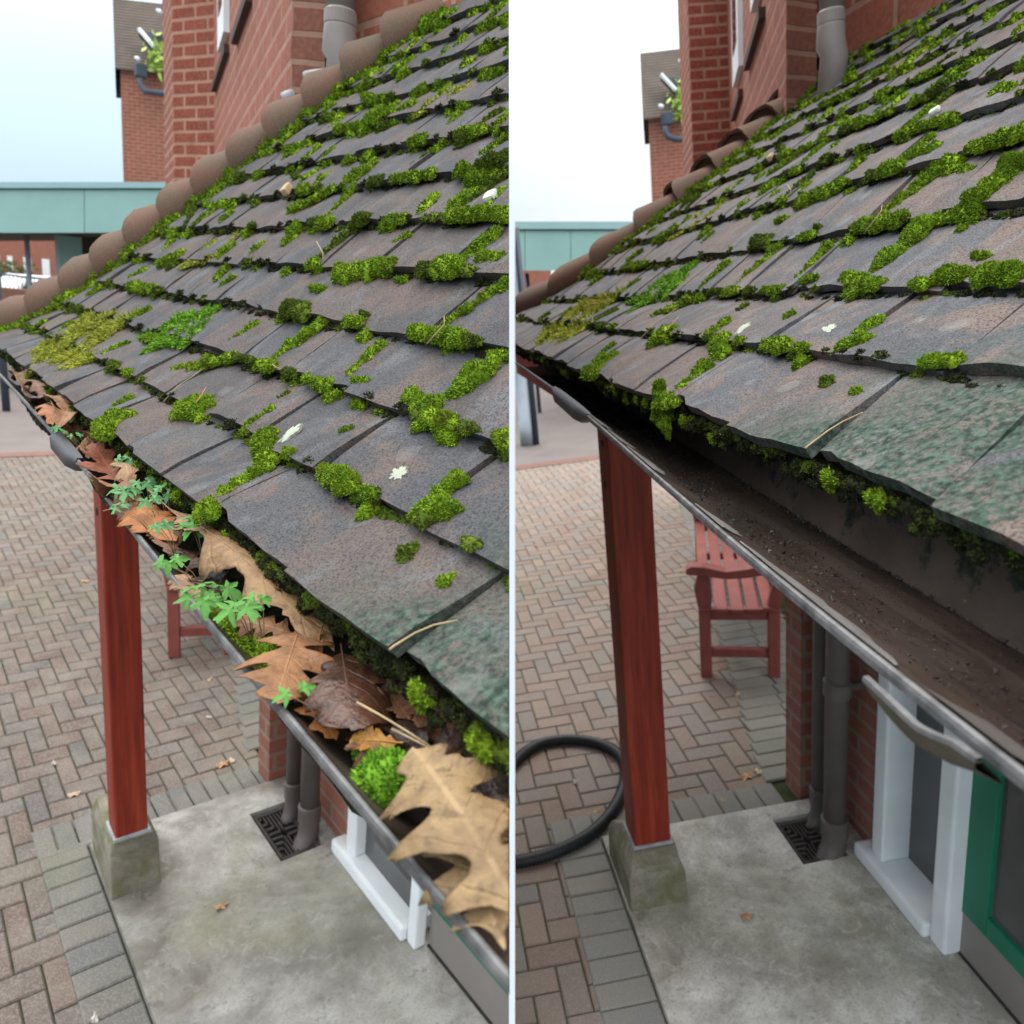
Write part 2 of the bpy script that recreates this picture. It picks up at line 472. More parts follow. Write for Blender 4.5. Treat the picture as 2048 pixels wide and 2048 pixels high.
MOSS = mat('moss_green', m_moss, (.026, .054, .005), (.100, .178, .010), (.245, .370, .024))
MOSSD = mat('moss_dark', m_moss, (.020, .034, .006), (.055, .090, .010), (.12, .165, .020))
MOSSY = mat('moss_yellow', m_moss, (.09, .11, .014), (.21, .24, .03), (.36, .39, .07))
MOSSB = mat('moss_bright', m_moss, (.030, .085, .007), (.085, .21, .013), (.19, .37, .035))
BRICK = mat('red_brick', m_brick, (.29, .085, .055), (.23, .065, .042), (.40, .25, .19))
BRICKF = mat('red_brick_far', m_brick, (.32, .10, .06), (.26, .08, .05), (.36, .22, .17))
BRICKD = mat('porch_brick', m_brick, (.31, .115, .08), (.23, .09, .065), (.27, .19, .15))
STONE = mat('plinth_stone', m_stone)
CONC = {PL: mat('slab_concrete_dim', m_concrete, .74), PR: mat('slab_concrete_lit', m_concrete, 1.22)}  # one concrete in two tones: each plot's light level is put into the colour
WHITE = mat('white_paint', m_plain, (.72, .76, .78), .45, .06, 6, .04)
GREEN = mat('green_paint', m_plain, (.012, .15, .085), .35, .12, 5, .03)
TEAL = mat('teal_panel', m_plain, (.175, .315, .295), .5, .08, 1.5, .0)
TEALT = mat('teal_trim', m_plain, (.19, .32, .335), .45, .06, 1.5, .0)
SOFFIT = mat('dark_soffit', m_plain, (.07, .055, .045), .8, .2, 3, .0)
STEEL = mat('grey_steel', m_plain, (.27, .32, .37), .4, .1, 4, .0)
NAVY = mat('dark_steel', m_plain, (.05, .065, .09), .5, .1, 4, .0)
PIPE = mat('downpipe_plastic', m_plain, (.105, .088, .082), .45, .18, 8, .03)
SOIL = mat('grey_pipe_plastic', m_plain, (.24, .215, .205), .45, .14, 9, .02)
LEAD = mat('lead_grey', m_plain, (.34, .36, .38), .5, .3, 20, .2)
BENCH = mat('bench_paint', m_plain, (.24, .068, .058), .55, .2, 10, .15)
KICK = mat('kick_plate_metal', m_plain, (.21, .19, .175), .38, .1, 3, .02)
IRON = mat('cast_iron', m_plain, (.035, .03, .028), .7, .3, 30, .3)
BLACK = mat('black_rubber', m_plain, (.014, .016, .018), .5, .2, 30, .05)
GLASS = mat('dark_glass', m_glass, (.045, .045, .045))
SOILM = mat('joint_soil', m_plain, (.045, .055, .022), .95, .4, 20, .5)
GRIME = mat('mossy_grime', m_grime)
WOOD = mat('stained_timber', m_wood)
HIP = mat('hip_tile_clay', m_hip)
TILE = {PL: mat('clay_tile_grey_dim', m_tile, -1.04, -1.20, .62), PR: mat('clay_tile_greened_lit', m_tile, -.98, -1.14, .86)}  # same clay; the dimmer and brighter exposure of the plots is painted in
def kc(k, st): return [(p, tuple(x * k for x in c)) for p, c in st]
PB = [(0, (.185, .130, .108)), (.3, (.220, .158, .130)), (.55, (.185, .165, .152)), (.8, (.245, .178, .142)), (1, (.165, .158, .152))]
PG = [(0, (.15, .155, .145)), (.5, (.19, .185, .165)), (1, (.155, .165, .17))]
PAVE = {PL: mat('paver_dim', m_paver, kc(.55, PB)), PR: mat('paver_lit', m_paver, kc(.98, PB))}  # same blocks, colour dimmed left and lifted right to offset the plots' light
PAVEG = {PL: mat('paver_grey_dim', m_paver, kc(.72, PG), .6), PR: mat('paver_grey_lit', m_paver, kc(1.15, PG), .6)}  # grey blocks likewise carry each plot's light level in their colour
REDP = mat('paver_red', m_plain, (.17, .088, .075), .9, .15, 10, .1)
TARMAC = mat('pink_tarmac', m_plain, (.145, .125, .118), .9, .12, 2, .2)
GUT = {PL: mat('gutter_brown', m_gutter, 0), PR: mat('gutter_brown_wet', m_gutter, 1)}
LIPM = mat('gutter_lip', m_plain, (.115, .115, .118), .42, .55, 60, .3)

# ------------------------------------------------------------------ moss
def rnd_noise(p, k):
    return math.sin(p[0] * 91.7 * k + 1.3) * math.sin(p[1] * 83.1 * k + 2.1) + .5 * math.sin(p[2] * 127. * k + p[0] * 55 * k)
def moss_clump(mb, c, d, w, nn, L, Wd, H, seed, ts, dens=1.0, shag=0):
    """capsule cushion: centre c, long axis d, cross axis w, normal nn; half length L, half width Wd, height H; tuft size ts"""
    rs = np.random.RandomState(seed)
    nu, nv = 14, 6
    vs = []
    ph = rs.rand(3) * 6.28
    def shape(th, el):
        ce = math.cos(el); se = math.sin(el)
        x = ce * math.cos(th); y = ce * math.sin(th)
        k = 1 + .16 * math.sin(3 * th + ph[0]) + .10 * math.sin(5 * th + ph[1]) * ce + .10 * math.sin(4 * x * 2 + ph[2])
        return c + d * (x * L * k) + w * (y * Wd * k) + nn * (se * H * (1 + .18 * math.sin(5 * x + ph[1])) - .003)
    for j in range(nv):
        el = (j / (nv - 1)) * math.pi / 2 * .98 - .12
        for i in range(nu):
            vs.append(shape(2 * math.pi * i / nu, el))
    vs.append(shape(0, math.pi / 2))
    fs = [(j * nu + i, j * nu + (i + 1) % nu, (j + 1) * nu + (i + 1) % nu, (j + 1) * nu + i) for j in range(nv - 1) for i in range(nu)]
    fs += [((nv - 1) * nu + i, (nv - 1) * nu + (i + 1) % nu, nv * nu) for i in range(nu)]
    mb.add(vs, fs)
    area = math.pi * (L * Wd + H * (L + Wd) * .9)
    ts = ts * .56
    N = int(min(2600, max(60, dens * 1.15 * area / (ts * ts))))
    th = rs.rand(N) * 6.283; el = np.arcsin(rs.rand(N)) * 1.0
    V = []; F = []
    for q in range(N):
        p = shape(th[q], el[q])
        o = unit(p - c + nn * H * .25 + 1e-6) + rs.randn(3) * .28
        o = unit(o + nn * .2)
        if shag: o = unit(o * .6 - d * shag + rs.randn(3) * .3)
        s1 = ts * (.7 + .7 * rs.rand()); hgt = s1 * (.75 + .7 * rs.rand()) * (1 + 3.2 * abs(shag))
        a = unit(np.cross(o, [.3, .7, .2])); b = np.cross(o, a)
        r_ = s1 * .5
        k = len(V)
        V += [p + a * r_, p - a * r_ * .5 + b * r_ * .87, p - a * r_ * .5 - b * r_ * .87, p + o * hgt]
        F += [(k, k + 1, k + 3), (k + 1, k + 2, k + 3), (k + 2, k, k + 3)]
    mb.add(V, F)
S_ = 1024 / 1932
MOSS_TRACE = [  # capsules on the roof slope, as quarter-picture pixels of the leaf-filled view: x0 y0 x1 y1 width
(1100,1165,1130,1205,80),(1050,1335,1215,1230,58),(1325,1405,1440,1310,52),(1345,1440,1390,1445,42),(965,1390,1015,1395,52),(1065,1415,1090,1425,42),(1145,1442,1160,1445,38),(1190,1447,1220,1455,52),
(1545,1262,1600,1290,56),(1640,1272,1740,1285,80),(1760,1282,1800,1290,46),(1690,1212,1770,1165,42),(1790,1150,1860,1100,38),(1890,1090,1920,1070,66),(1290,1228,1320,1245,42),(1365,1187,1385,1190,24),(1180,1087,1215,1090,32),
(860,1300,965,1230,38),(740,1390,840,1362,56),(665,1395,690,1390,32),(890,1362,940,1385,28),(500,1200,560,1172,32),(410,1330,480,1302,40),(440,1530,490,1505,24),
(925,1612,1025,1555,46),(1060,1507,1095,1490,26),(1040,1732,1060,1742,40),(1325,1885,1370,1905,54),(1290,1637,1330,1620,16),(1860,1672,1910,1682,64),(1565,1040,1590,1042,56),
(1260,1012,1290,1050,56),(1210,1022,1216,1022,52),(1150,1016,1160,1016,48),(1080,1027,1086,1030,38),(1190,980,1310,892,38),(1500,912,1545,892,30),(1750,970,1860,892,52),(1820,972,1880,972,56),
(1690,822,1780,822,56),(1730,792,1910,662,42),(1800,812,1900,816,56),(1490,842,1510,836,46),(1395,852,1400,852,38),(1430,852,1440,852,30),(1330,852,1345,852,50),(1270,857,1280,852,42),(1205,852,1222,852,70),(1250,802,1340,722,42),
(1090,912,1120,882,60),(1150,857,1165,860,38),(1040,867,1046,870,34),(1110,800,1250,712,34),(1320,682,1350,660,60),(1400,622,1412,616,24),(1380,702,1440,682,42),(1470,692,1500,686,42),(1530,682,1620,666,46),(1590,730,1680,672,42),
(1740,642,1752,642,64),(1790,642,1900,602,64),(1550,630,1680,547,32),(1830,570,1910,522,42),(1530,552,1600,527,46),(1720,512,1820,492,46),(1800,482,1880,432,36),(1270,492,1440,452,36),(1440,442,1560,402,42),(1380,372,1400,376,42),
(1070,607,1130,562,36),(1112,664,1125,676,32),(1130,722,1142,730,46),(1000,747,1010,750,32),(870,872,910,862,38),(620,1002,680,962,42),(640,1022,660,1012,38),(830,1042,850,1022,42),(840,1077,880,1052,26),(910,762,930,752,46),(775,762,840,712,32),
(715,872,770,822,28),(590,872,640,842,36),(1540,212,1580,187,64),(1330,402,1342,410,40),(230,1250,270,1225,28),(150,1370,190,1340,26),(340,1110,380,1090,28),(500,1045,550,1025,26),(560,1290,600,1270,30),(1500,1060,1530,1060,30),(400,1385,415,1395,36),(460,1415,475,1420,30),
(330,1050,350,1055,36),(480,1090,560,1105,36),(640,880,700,870,34),(700,860,740,790,30),(130,1235,170,1215,22)]
FEATHER = [((205,1370,420,1230),110,'broad yellow-green feathery moss near the far end of the eaves',-.9),
           ((600,1285,760,1200),95,'bright green feathery moss patch in the second tile course',-.5),
           ((735,985,870,905),56,'slim yellow-green feathery moss strip along a joint',-.4),
           ((1615,400,1770,315),66,'lime feathery moss tuft glowing on the upper courses',-.4)]
BIGMOSS = [([(1560,1600,1850,1395,88),(1545,1500,1600,1540,62),(1610,1590,1700,1590,60)],'largest moss cushion, long and hooked round a tile corner'),
           ([(375,1640,440,1565,56),(415,1610,490,1572,44),(370,1600,385,1640,50)],'forked moss cushion hanging over the edge of the lowest course'),
           ([(710,1565,765,1525,76)],'round moss cushion tucked under an edge beside a dry blade'),
           ([(800,1890,950,1805,66),(770,1930,800,1935,62)],'slanting moss ridge running down a joint to the eaves'),
           ([(950,1690,1010,1765,78)],'plump moss cushion under the lichen-streaked tile'),
           ([(1205,1795,1290,1855,66)],'low moss cushion below the tile with the white lichen star'),
           ([(1640,1860,1715,1815,62),(1590,1925,1690,1930,84)],'tall moss cushion right of the white lichen star'),
           ([(1668,1015,1680,1045,74)],'bright round moss ball at the broken corner of a tile'),
           ([(1300,1045,1460,1000,70)],'long dark moss bank along the edge of the fourth course')]
MOSS_R = [(1560,1370,1660,1360,72),(1640,1035,1700,1035,76),(1800,1035,1890,1035,100),(1780,745,1900,650,110),(1600,655,1720,645,56),(1790,545,1900,525,84),(1845,395,1890,395,60),(1840,340,1890,335,60),(1280,1120,1330,1090,40),(1310,860,1440,840,66),
          (1700,820,1620,840,60),(1450,780,1560,700,40),(1490,600,1590,560,52),(1700,580,1720,580,50),(1745,970,1790,965,34),(1690,870,1700,870,30),(1450,520,1560,430,46),(1560,470,1620,475,50),(1260,480,1320,470,40),(1660,280,1760,240,46),(1580,350,1690,300,46)]
def depth_of(P, p):
    d = np.asarray(p) - P.cam
    return float((P.W @ np.array([0, math.cos(PITCH_CAM), -math.sin(PITCH_CAM)])) @ d)
def place_capsule(mb, P, PS, q, seed, quad=(0, 0), dens=1., shag=0, hk=1.0, wk=1.02):
    """q traced in plot PS; built on plot P"""
    x0, y0, x1, y1, w = q
    A = PS.inv(quad[0] + x0 * S_, quad[1] + y0 * S_); B = PS.inv(quad[0] + x1 * S_, quad[1] + y1 * S_)
    if A is None or B is None: return None
    t = (A[0] + B[0]) / 2
    wm = w * S_ * t / FPX * .5 * wk
    p0 = P.surf(A[1], A[2]); p1 = P.surf(B[1], B[2])
    c = (p0 + p1) / 2; bm_ = (A[2] + B[2]) / 2
    sl, nn = P.frame(bm_)
    dv = p1 - p0; Ld = np.linalg.norm(dv)
    d = unit(dv) if Ld > wm * .4 else P.Y.copy()
    d = unit(d - (d @ nn) * nn); w_ = np.cross(nn, d)
    if not shag and d @ sl < 0: d, w_ = -d, -w_
    if shag and d @ sl < 0: d, w_ = -d, -w_
    ts = max(.0028, .0034 * depth_of(P, c) / .8)
    rs = np.random.RandomState(seed)
    half = Ld / 2
    if half < wm * .55 or shag:
        moss_clump(mb, c, d, w_, nn, half + wm, wm * 1.05, max(.009, wm * 1.05) * hk, seed, ts, dens, shag)
    else:                                                  # a run of separate cushions grown together
        n = int(math.ceil(2 * half / (wm * 1.15))) + 1
        for i in range(n):
            f = (i / (n - 1) - .5) * 2 + rs.uniform(-.12, .12)
            r_ = wm * rs.uniform(.72, 1.22)
            cc = c + d * half * f + w_ * wm * rs.uniform(-.25, .25)
            moss_clump(mb, cc, d, w_, nn, r_ * rs.uniform(1.0, 1.35), r_, max(.008, r_ * rs.uniform(.75, 1.1)) * hk, seed * 31 + i, ts, dens, 0)
    return c
def hip_a(P, b):
    return (2.36 - .0725 * b) if P is PL else np.interp(b, [0, 1.86, 3.35, 5, 7, 9, 11, 13.6, 18], [3.1, 2.73, 2.28, 2.0, 1.84, 1.78, 1.74, 1.74, 1.76])

# ------------------------------------------------------------------ porch roof
def bond(P, k):
    return [0, .1, .05, .0, .08, .0][k % 6] + (0 if k < 6 else .03 * (k % 4))
def build_roof(P, word):
    base = np.array([P.O[0] + .4, P.O[1] + .8, P.O[2]])
    r = thing(P, 'porch_roof', 'hipped porch roof of old grey clay tiles above the %s gutter' % word, 'roof', base)
    mb = MB()
    rs = np.random.RandomState(5)
    nrow = 13 if P is PL else 18
    W0 = .170
    for k in range(nrow):
        amax = hip_a(P, k + .5) + .02
        a0 = bond(P, k) - 6 * W0
        j = 0
        while a0 < amax:
            wj = W0 * (1 + rs.uniform(-.03, .03)); gap = .0025 + .002 * rs.rand()
            a_l, a_r = a0 + gap / 2, min(a0 + wj - gap / 2, amax)
            a0 += wj
            if a_r < -.62: 
                rs.rand(6); continue
            if a_r - a_l < .02: break
            lift = rs.uniform(0, .004); skew = rs.uniform(-.0035, .0035); slip = rs.uniform(-.05, .05) * (1 if rs.rand() > .1 else 2.0)
            camb = rs.uniform(.000, .004); ph = rs.rand(4) * 6.28; chip = rs.rand()
            nu, nv = 9, 6
            top = []; bot = []
            for v in range(nv):
                f = v / (nv - 1) * 1.22
                for u in range(nu):
                    q = u / (nu - 1)
                    a = a_l + (a_r - a_l) * q
                    edge = 0
                    if v == 0:
                        edge = .006 * math.sin(6 * q + ph[0]) + .004 * math.sin(15 * q + ph[1]) + .004 * math.sin(37 * q + ph[2])
                        if chip > .7 and q > .85: edge += .06
                        if chip < .2 and q < .15: edge += .05
                    kk, _ = P.seg(k)
                    d, nn = P.frame(k)
                    off = lift * (1 - f) + skew * (q - .5) * 2 * (1 - f * .5) - camb * (2 * q - 1) ** 2 * (1 - .5 * f) + .0012 * math.sin(5 * q + ph[2] + 3 * f) + .0008 * math.sin(11 * q + ph[3])
                    if v == 0: off -= .0022
                    p = P.O + a * P.Y + P.P[kk] + (P.P[kk + 1] - P.P[kk]) * (f + slip + edge) + nn * (off - TH * f)
                    top.append(p); bot.append(p - nn * TH * .98 + (d * .002 if v == 0 else 0))
            n = nu * nv
            fs = []
            for v in range(nv - 1):
                for u in range(nu - 1):
                    i = v * nu + u
                    fs.append((i, i + 1, i + nu + 1, i + nu))
                    fs.append((n + i, n + i + nu, n + i + nu + 1, n + i + 1))
            for u in range(nu - 1):
                fs.append((u, n + u, n + u + 1, u + 1))
            for v in range(nv - 1):
                i = v * nu; fs.append((i, i + nu, n + i + nu, n + i))
                i = v * nu + nu - 1; fs.append((i, n + i, n + i + nu, i + nu))
            mb.add(top + bot, fs)
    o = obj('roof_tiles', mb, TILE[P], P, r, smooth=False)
    # shade smooth with sharp edges by angle
    o.data.polygons.foreach_set('use_smooth', [True] * len(o.data.polygons))
    try:
        o.data.set_sharp_from_angle(angle=R(40))
    except Exception:
        pass
    # boarding below, and the slope on the other side of the hip
    mb = MB()
    secs = []
    for b in np.linspace(.35, nrow, 16):
        d, nn = P.frame(min(b, nrow - .01))
        p = P.surf(0, b, -.03)
        hy = hip_a(P, b) - .03
        secs.append([p + P.Y * -.62, p + P.Y * hy, p + P.Y * hy - np.array([0, 0, .02]), p + P.Y * -.62 - np.array([0, 0, .02])])
    mb.loft(secs, close=True)
    obj('boarding', mb, SOFFIT, P, r)
    mb = MB()
    top = [P.surf(hip_a(P, b) + .01, b, -.015) for b in np.linspace(0, nrow, 9)]
    low = [np.array([p[0], max(p[1], P.O[1] + hip_a(P, 0)) + .12, P.O[2] - .03]) for p in top]
    mb.loft([top, low])
    for_s = [[p - np.array([0, 0, .03]) for p in top], [p - np.array([0, 0, .03]) for p in low]]
    mb.loft(for_s)
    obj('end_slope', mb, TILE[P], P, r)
    # bonnet hip tiles: saddles that open downhill
    for k in range(0, nrow - 1):
        mb = MB()
        b0 = k + .62
        p0 = P.surf(hip_a(P, b0), b0, .030); p1 = P.surf(hip_a(P, b0 + 1.5), b0 + 1.5, -.012)
        ax = unit(p1 - p0)
        d, nn = P.frame(b0)
        side = -P.Y                                         # towards our slope
        side = unit(side - (side @ ax) * ax)
        upv = unit(np.cross(side, ax)); 
        if upv[2] < 0: upv = -upv
        rsb = np.random.RandomState(k * 7 + 3)
        jx = rsb.uniform(-.006, .006); secs_o = []; secs_i = []
        for q in range(6):
            f = q / 5
            c = p0 + (p1 - p0) * f + side * jx * (1 - f)
            wid = (.086 - .022 * f) * (1.1 if P is PR else 1.0)
            hgt = (.078 - .030 * f) * (1 if P is PL else 1.05)
            so = []; si = []
            for t in np.linspace(-1.15, 1.15, 21):
                q_ = t / 1.15 * math.pi / 2; x = math.copysign(abs(math.sin(q_)) ** .8, q_) * wid * (1.0 + .12 * (1 - math.cos(q_))); z = max(0, math.cos(q_)) ** .62 * hgt - hgt * .42
                ext = (.034 * max(0, 1 - abs(t) / .9) ** 1.5 + .006 * rsb.rand() - .012) * (1 - f) ** 2          # tongue-shaped lower end
                so.append(c + side * x + upv * z + ax * (ext + .03 * (1 - f)))
                si.append(c + side * x * .9 + upv * (z - .012) + ax * (ext + .033 * (1 - f)))
            secs_o.append(so); secs_i.append(si)
        mb.loft([so_ + si_[::-1] for so_, si_ in zip(secs_o, secs_i)], close=True)
        n = 42
        mb.f.append(tuple(range(n)))
        cap = [q + ax * .018 for q in secs_i[0]]; mb.add(cap, [tuple(range(len(cap)))])
        ho = obj('hip_tile', mb, HIP, P, r, smooth=True); ho.data.set_sharp_from_angle(angle=R(50))
        hb = bpy.data.objects[-1] if False else None
    # fascia, felt strip and wall plate below the eaves
    mb = MB()
    y0, y1 = P.O[1] - .6, P.O[1] + hip_a(P, 0)
    mb.box(P.O[0] + .16, P.O[0] + .20, y0, y1, P.O[2] - .22, P.O[2] - .02)
    obj('fascia_board', mb, WOOD, P, r)
    return r
def build_moss(P, word, ref):
    rs = np.random.RandomState(11)
    # single cushions and feather patches
    for i, (caps, lab) in enumerate(BIGMOSS):
        mb = MB(); ok = True
        for j, q in enumerate(caps):
            if place_capsule(mb, P, PL, q, 100 + i * 10 + j, hk=.95, wk=1.35) is None: ok = False
        if mb.v:
            tag(obj('moss_cushion', mb, MOSS, P, normals=False), '%s, %s' % (lab, ref), 'moss', 'moss cushions on the roof tiles')
    for i, (q, w, lab, sh) in enumerate(FEATHER):
        mb = MB()
        x0, y0, x1, y1 = q
        n = 13 if i < 2 else 6
        for j in range(n):
            f = j / (n - 1)
            ox, oy = rs.uniform(-.5, .5) * w, rs.uniform(-.5, .5) * w
            cx, cy = x0 + (x1 - x0) * f + ox, y0 + (y1 - y0) * f + oy
            place_capsule(mb, P, PL, (cx - w * .3, cy + w * .2, cx + w * .3, cy - w * .2, w * rs.uniform(.5, .75)), 300 + i * 20 + j, dens=.9, shag=abs(sh) * .6, hk=.45)
        if mb.v:
            tag(obj('feather_moss', mb, MOSSY if i != 1 else MOSSB, P, normals=False), '%s, %s' % (lab, ref), 'moss', 'feathery moss patches on the roof tiles')
    mb = MB(); md = MB()
    for i, q in enumerate(MOSS_TRACE):
        place_capsule(md if i % 5 == 0 else mb, P, PL, q, 500 + i)
    if P is PR:
        for i, q in enumerate(MOSS_R): place_capsule(mb, P, PR, q, 800 + i, quad=(1024, 0))
    # lines of small cushions along the course edges, thickening up the slope and towards the hip
    for k in range(1, 13 if P is PL else 18):
        a = -.55
        while a < hip_a(P, k):
            near_hip = hip_a(P, k) - a
            pr = .12 + .05 * max(0, k - 4) + (.35 if near_hip < .35 else 0)
            step = rs.uniform(.018, .05)
            if rs.rand() < min(.8, pr):
                b = k - rs.uniform(.02, .13)
                c = P.surf(a, b); d, nn = P.frame(b)
                s = rs.uniform(.008, .02) * (1 if k > 3 else .75)
                moss_clump(mb if rs.rand() > .3 else md, c, P.Y, -d, nn, s * rs.uniform(1, 1.6), s, s * rs.uniform(.8, 1.1), rs.randint(1e6), max(.003, .0036 * depth_of(P, c) / .8), .9)
            if k > 3 and rs.rand() < .10 + .03 * (k - 4):
                b = k + rs.uniform(.15, .6)
                if b < 17.5 and a < hip_a(P, b) - .03:
                    c = P.surf(a, b); d, nn = P.frame(b)
                    s = rs.uniform(.007, .012)
                    moss_clump(mb, c, unit(d + P.Y * .1), np.cross(nn, d), nn, s * rs.uniform(2, 3.6), s, s, rs.randint(1e6), max(.003, .0036 * depth_of(P, c) / .8), .9)
            a += step
    mk = MB()
    # thin crumbs of moss and grit packed into every course edge
    for k in range(0, 13 if P is PL else 18):
        a = -.55
        while a < hip_a(P, max(k, .1)):
            b = max(k - rs.uniform(-.02, .07), 0.001)
            c = P.surf(a, b) if k > 0 else P.surf(a, 0.0) + np.array([.012, 0, -.016])
            d, nn = P.frame(b)
            s = rs.uniform(.004, .008)
            moss_clump(mk if rs.rand() < .6 else md, c, P.Y, -d, nn, s * 1.8, s, s * .9, rs.randint(1e6), max(.003, .0038 * depth_of(P, c) / .8), .6)
            a += rs.uniform(.012, .035) * (1 if k < 8 else 1.6)
    # beside the hip tiles
    for b in np.arange(.4, 12.6 if P is PL else 17.6, .16):
        for _ in range(2):
            a = hip_a(P, b) - .085 - rs.rand() * .04
            c = P.surf(a, b); d, nn = P.frame(b)
            s = rs.uniform(.010, .020)
            moss_clump(mb, c, P.Y, -d, nn, s * 1.3, s, s * .9, rs.randint(1e6), max(.003, .0036 * depth_of(P, c) / .8), .8)
    stuff(tag(obj('moss', mb, MOSS, P, normals=False), 'small green moss cushions along the tile courses, %s' % ref, 'moss'))
    stuff(tag(obj('edge_grime', mk, mat('moss_black', m_moss, (.006, .007, .004), (.016, .019, .008), (.05, .065, .014)), P, normals=False), 'black grime crumbs wedged under the tile edges, %s' % ref, 'moss'))
    stuff(tag(obj('dark_moss', md, MOSSD, P, normals=False), 'dark moss crumbs packed under the tile edges, %s' % ref, 'moss'))
def lichen(P, quadpx, rx, ry, lab, seed, star, col):
    A = PL.inv(quadpx[0] * S_, quadpx[1] * S_)
    if A is None: return
    c = P.surf(A[1], A[2], .0026); d, nn = P.frame(A[2]); w = P.Y
    rs = np.random.RandomState(seed); n = 72; v = [c + nn * .0004]; f = []
    for i in range(n):
        t = 2 * math.pi * i / n
        k = 1 + .45 * (rs.rand() - .5) + .12 * math.sin(5 * t + 1) + .14 * math.sin(9 * t) + (0 if star else .25 * math.sin(2 * t + 1))
        v.append(c + w * (rx * k * math.cos(t)) + d * (ry * k * math.sin(t)))
    m = len(v); v += [p - nn * .003 for p in v[1:]]
    for i in range(n):
        i2 = (i + 1) % n
        f.append((0, 1 + i, 1 + i2)); f.append((1 + i, m + i, m + i2, 1 + i2))
    mb = MB(); mb.add(v, f)
    tag(obj('lichen_patch', mb, mat('lichen_%d' % col, m_plain, (.34, .37, .30) if col == 0 else (.56, .56, .54), .95, .2, 60, .4), P), lab, 'lichen')

# ------------------------------------------------------------------ gutter
def gutter_axis(P, px, zl):
    return [P.z(x, y, zl) for x, y in px]
def gut(x, W, zl, depth, t):
    return (x + .004 + W * .5 * t, zl - .002 - depth * (.72 * t + .28 * math.sin(t * math.pi / 2)))
def build_gutter(P, word, px, zdrop, width, depth, fall=0):
    zl = P.O[2] - zdrop
    pts = gutter_axis(P, px, zl)
    ys = np.array([p[1] for p in pts]); xs = np.array([p[0] for p in pts])
    o_ = np.argsort(ys); ys, xs = ys[o_], xs[o_]
    # extend to both ends
    ys = np.r_[ys[0] - .5, ys, ys[-1] + .35]; xs = np.r_[xs[0] - (xs[1] - xs[0]) / (ys[2] - ys[1]) * .2, xs, xs[-1]]
    Y = np.arange(ys[0], ys[-1], .03)
    X = np.interp(Y, ys, xs)
    X = np.convolve(np.r_[[X[0]] * 8, X, [X[-1]] * 8], np.ones(17) / 17, 'valid')
    g = thing(P, 'gutter', 'brown eaves gutter %s' % word, 'gutter', np.array([xs.mean() + .05, ys.mean(), zl - depth]))
    rs = np.random.RandomState(3)
    k = .42 if P is PL else .46
    inner = MB(); outer = MB(); lip = MB(); back = MB()
    def prof(x, wob):
        W = (P.O[0] + .095) - x if width is None else width
        pr = []
        for t in np.linspace(0, 1, 9):
            pr.append(gut(x, W, zl, depth, t))
        pr.append((x + W * .78, zl - depth - .003)); pr.append((x + W, zl - depth - .002))
        return pr, W
    si, so, sl, sb = [], [], [], []
    for x, y in zip(X, Y):
        wob = rs.uniform(-.0004, .0004)
        pr, W = prof(x, wob)
        si.append([np.array([a, y, b]) for a, b in pr])
        so.append([np.array([a - (.004 if i < 8 else 0), y, b - .004]) for i, (a, b) in enumerate(pr)])
        sl.append([np.array(q) for q in ((x + k * .005, y, zl - k * .004), (x + k * .004, y, zl + k * .001), (x, y, zl + k * .003 + wob * k), (x - k * .004, y, zl + k * .002), (x - k * .006, y, zl - k * .003), (x - k * .006, y, zl - k * .012), (x - k * .003, y, zl - k * .013))])
        xb = x + W
        top = P.O[2] - .019
        sb.append([np.array([xb, y, zl - depth - .002]), np.array([xb + .006, y, zl - depth + .02]), np.array([xb + .012 + wob * 3, y, zl - depth * .3]), np.array([xb + .012, y, top])])
    inner.loft(si); outer.loft(so); lip.loft(sl); back.loft(sb)
    obj('trough', inner, GUT[P], P, g, smooth=True)
    obj('trough_underside', outer, PIPE, P, g, smooth=True)
    obj('front_lip', lip, LIPM, P, g, smooth=False)
    obj('back_wall', back, GRIME if P is PL else mat('gutter_back', m_gback), P, g, smooth=True)
    g_info = dict(X=lambda y: float(np.interp(y, Y, X)), zl=zl, depth=depth, W=lambda y: ((P.O[0] + .095) - float(np.interp(y, Y, X))) if width is None else width)
    return g, g_info
def m_clip(name):
    m = Mat(name, .55, .3)
    g = m.n('ShaderNodeNewGeometry'); sp = m.n('ShaderNodeSeparateXYZ'); 
    c = m.ramp(m.noise(30, 5, .6), [(.3, (.045, .036, .028)), (.7, (.085, .070, .056))])
    c = m.mix(m.ramp(m.noise(45, 5, .65), [(.54, 0.), (.64, .7)]), c, (.05, .065, .016))
    m.color(c); m.bump(m.noise(160, 4), .3, .002); return m
def m_gback(name):
    m = Mat(name, .8, .2)
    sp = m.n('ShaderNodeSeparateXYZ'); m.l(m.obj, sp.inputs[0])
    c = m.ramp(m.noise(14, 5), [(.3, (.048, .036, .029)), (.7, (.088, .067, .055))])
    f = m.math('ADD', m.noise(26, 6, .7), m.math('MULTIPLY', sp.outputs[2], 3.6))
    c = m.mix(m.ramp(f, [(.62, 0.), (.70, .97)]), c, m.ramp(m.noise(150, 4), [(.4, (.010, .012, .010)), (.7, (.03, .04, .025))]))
    c = m.mix(m.ramp(m.noise(60, 5, .7), [(.70, 0.), (.76, .6)]), c, (.2, .17, .06))
    m.color(c); m.bump(m.noise(220, 5, .7), .6, .003); return m

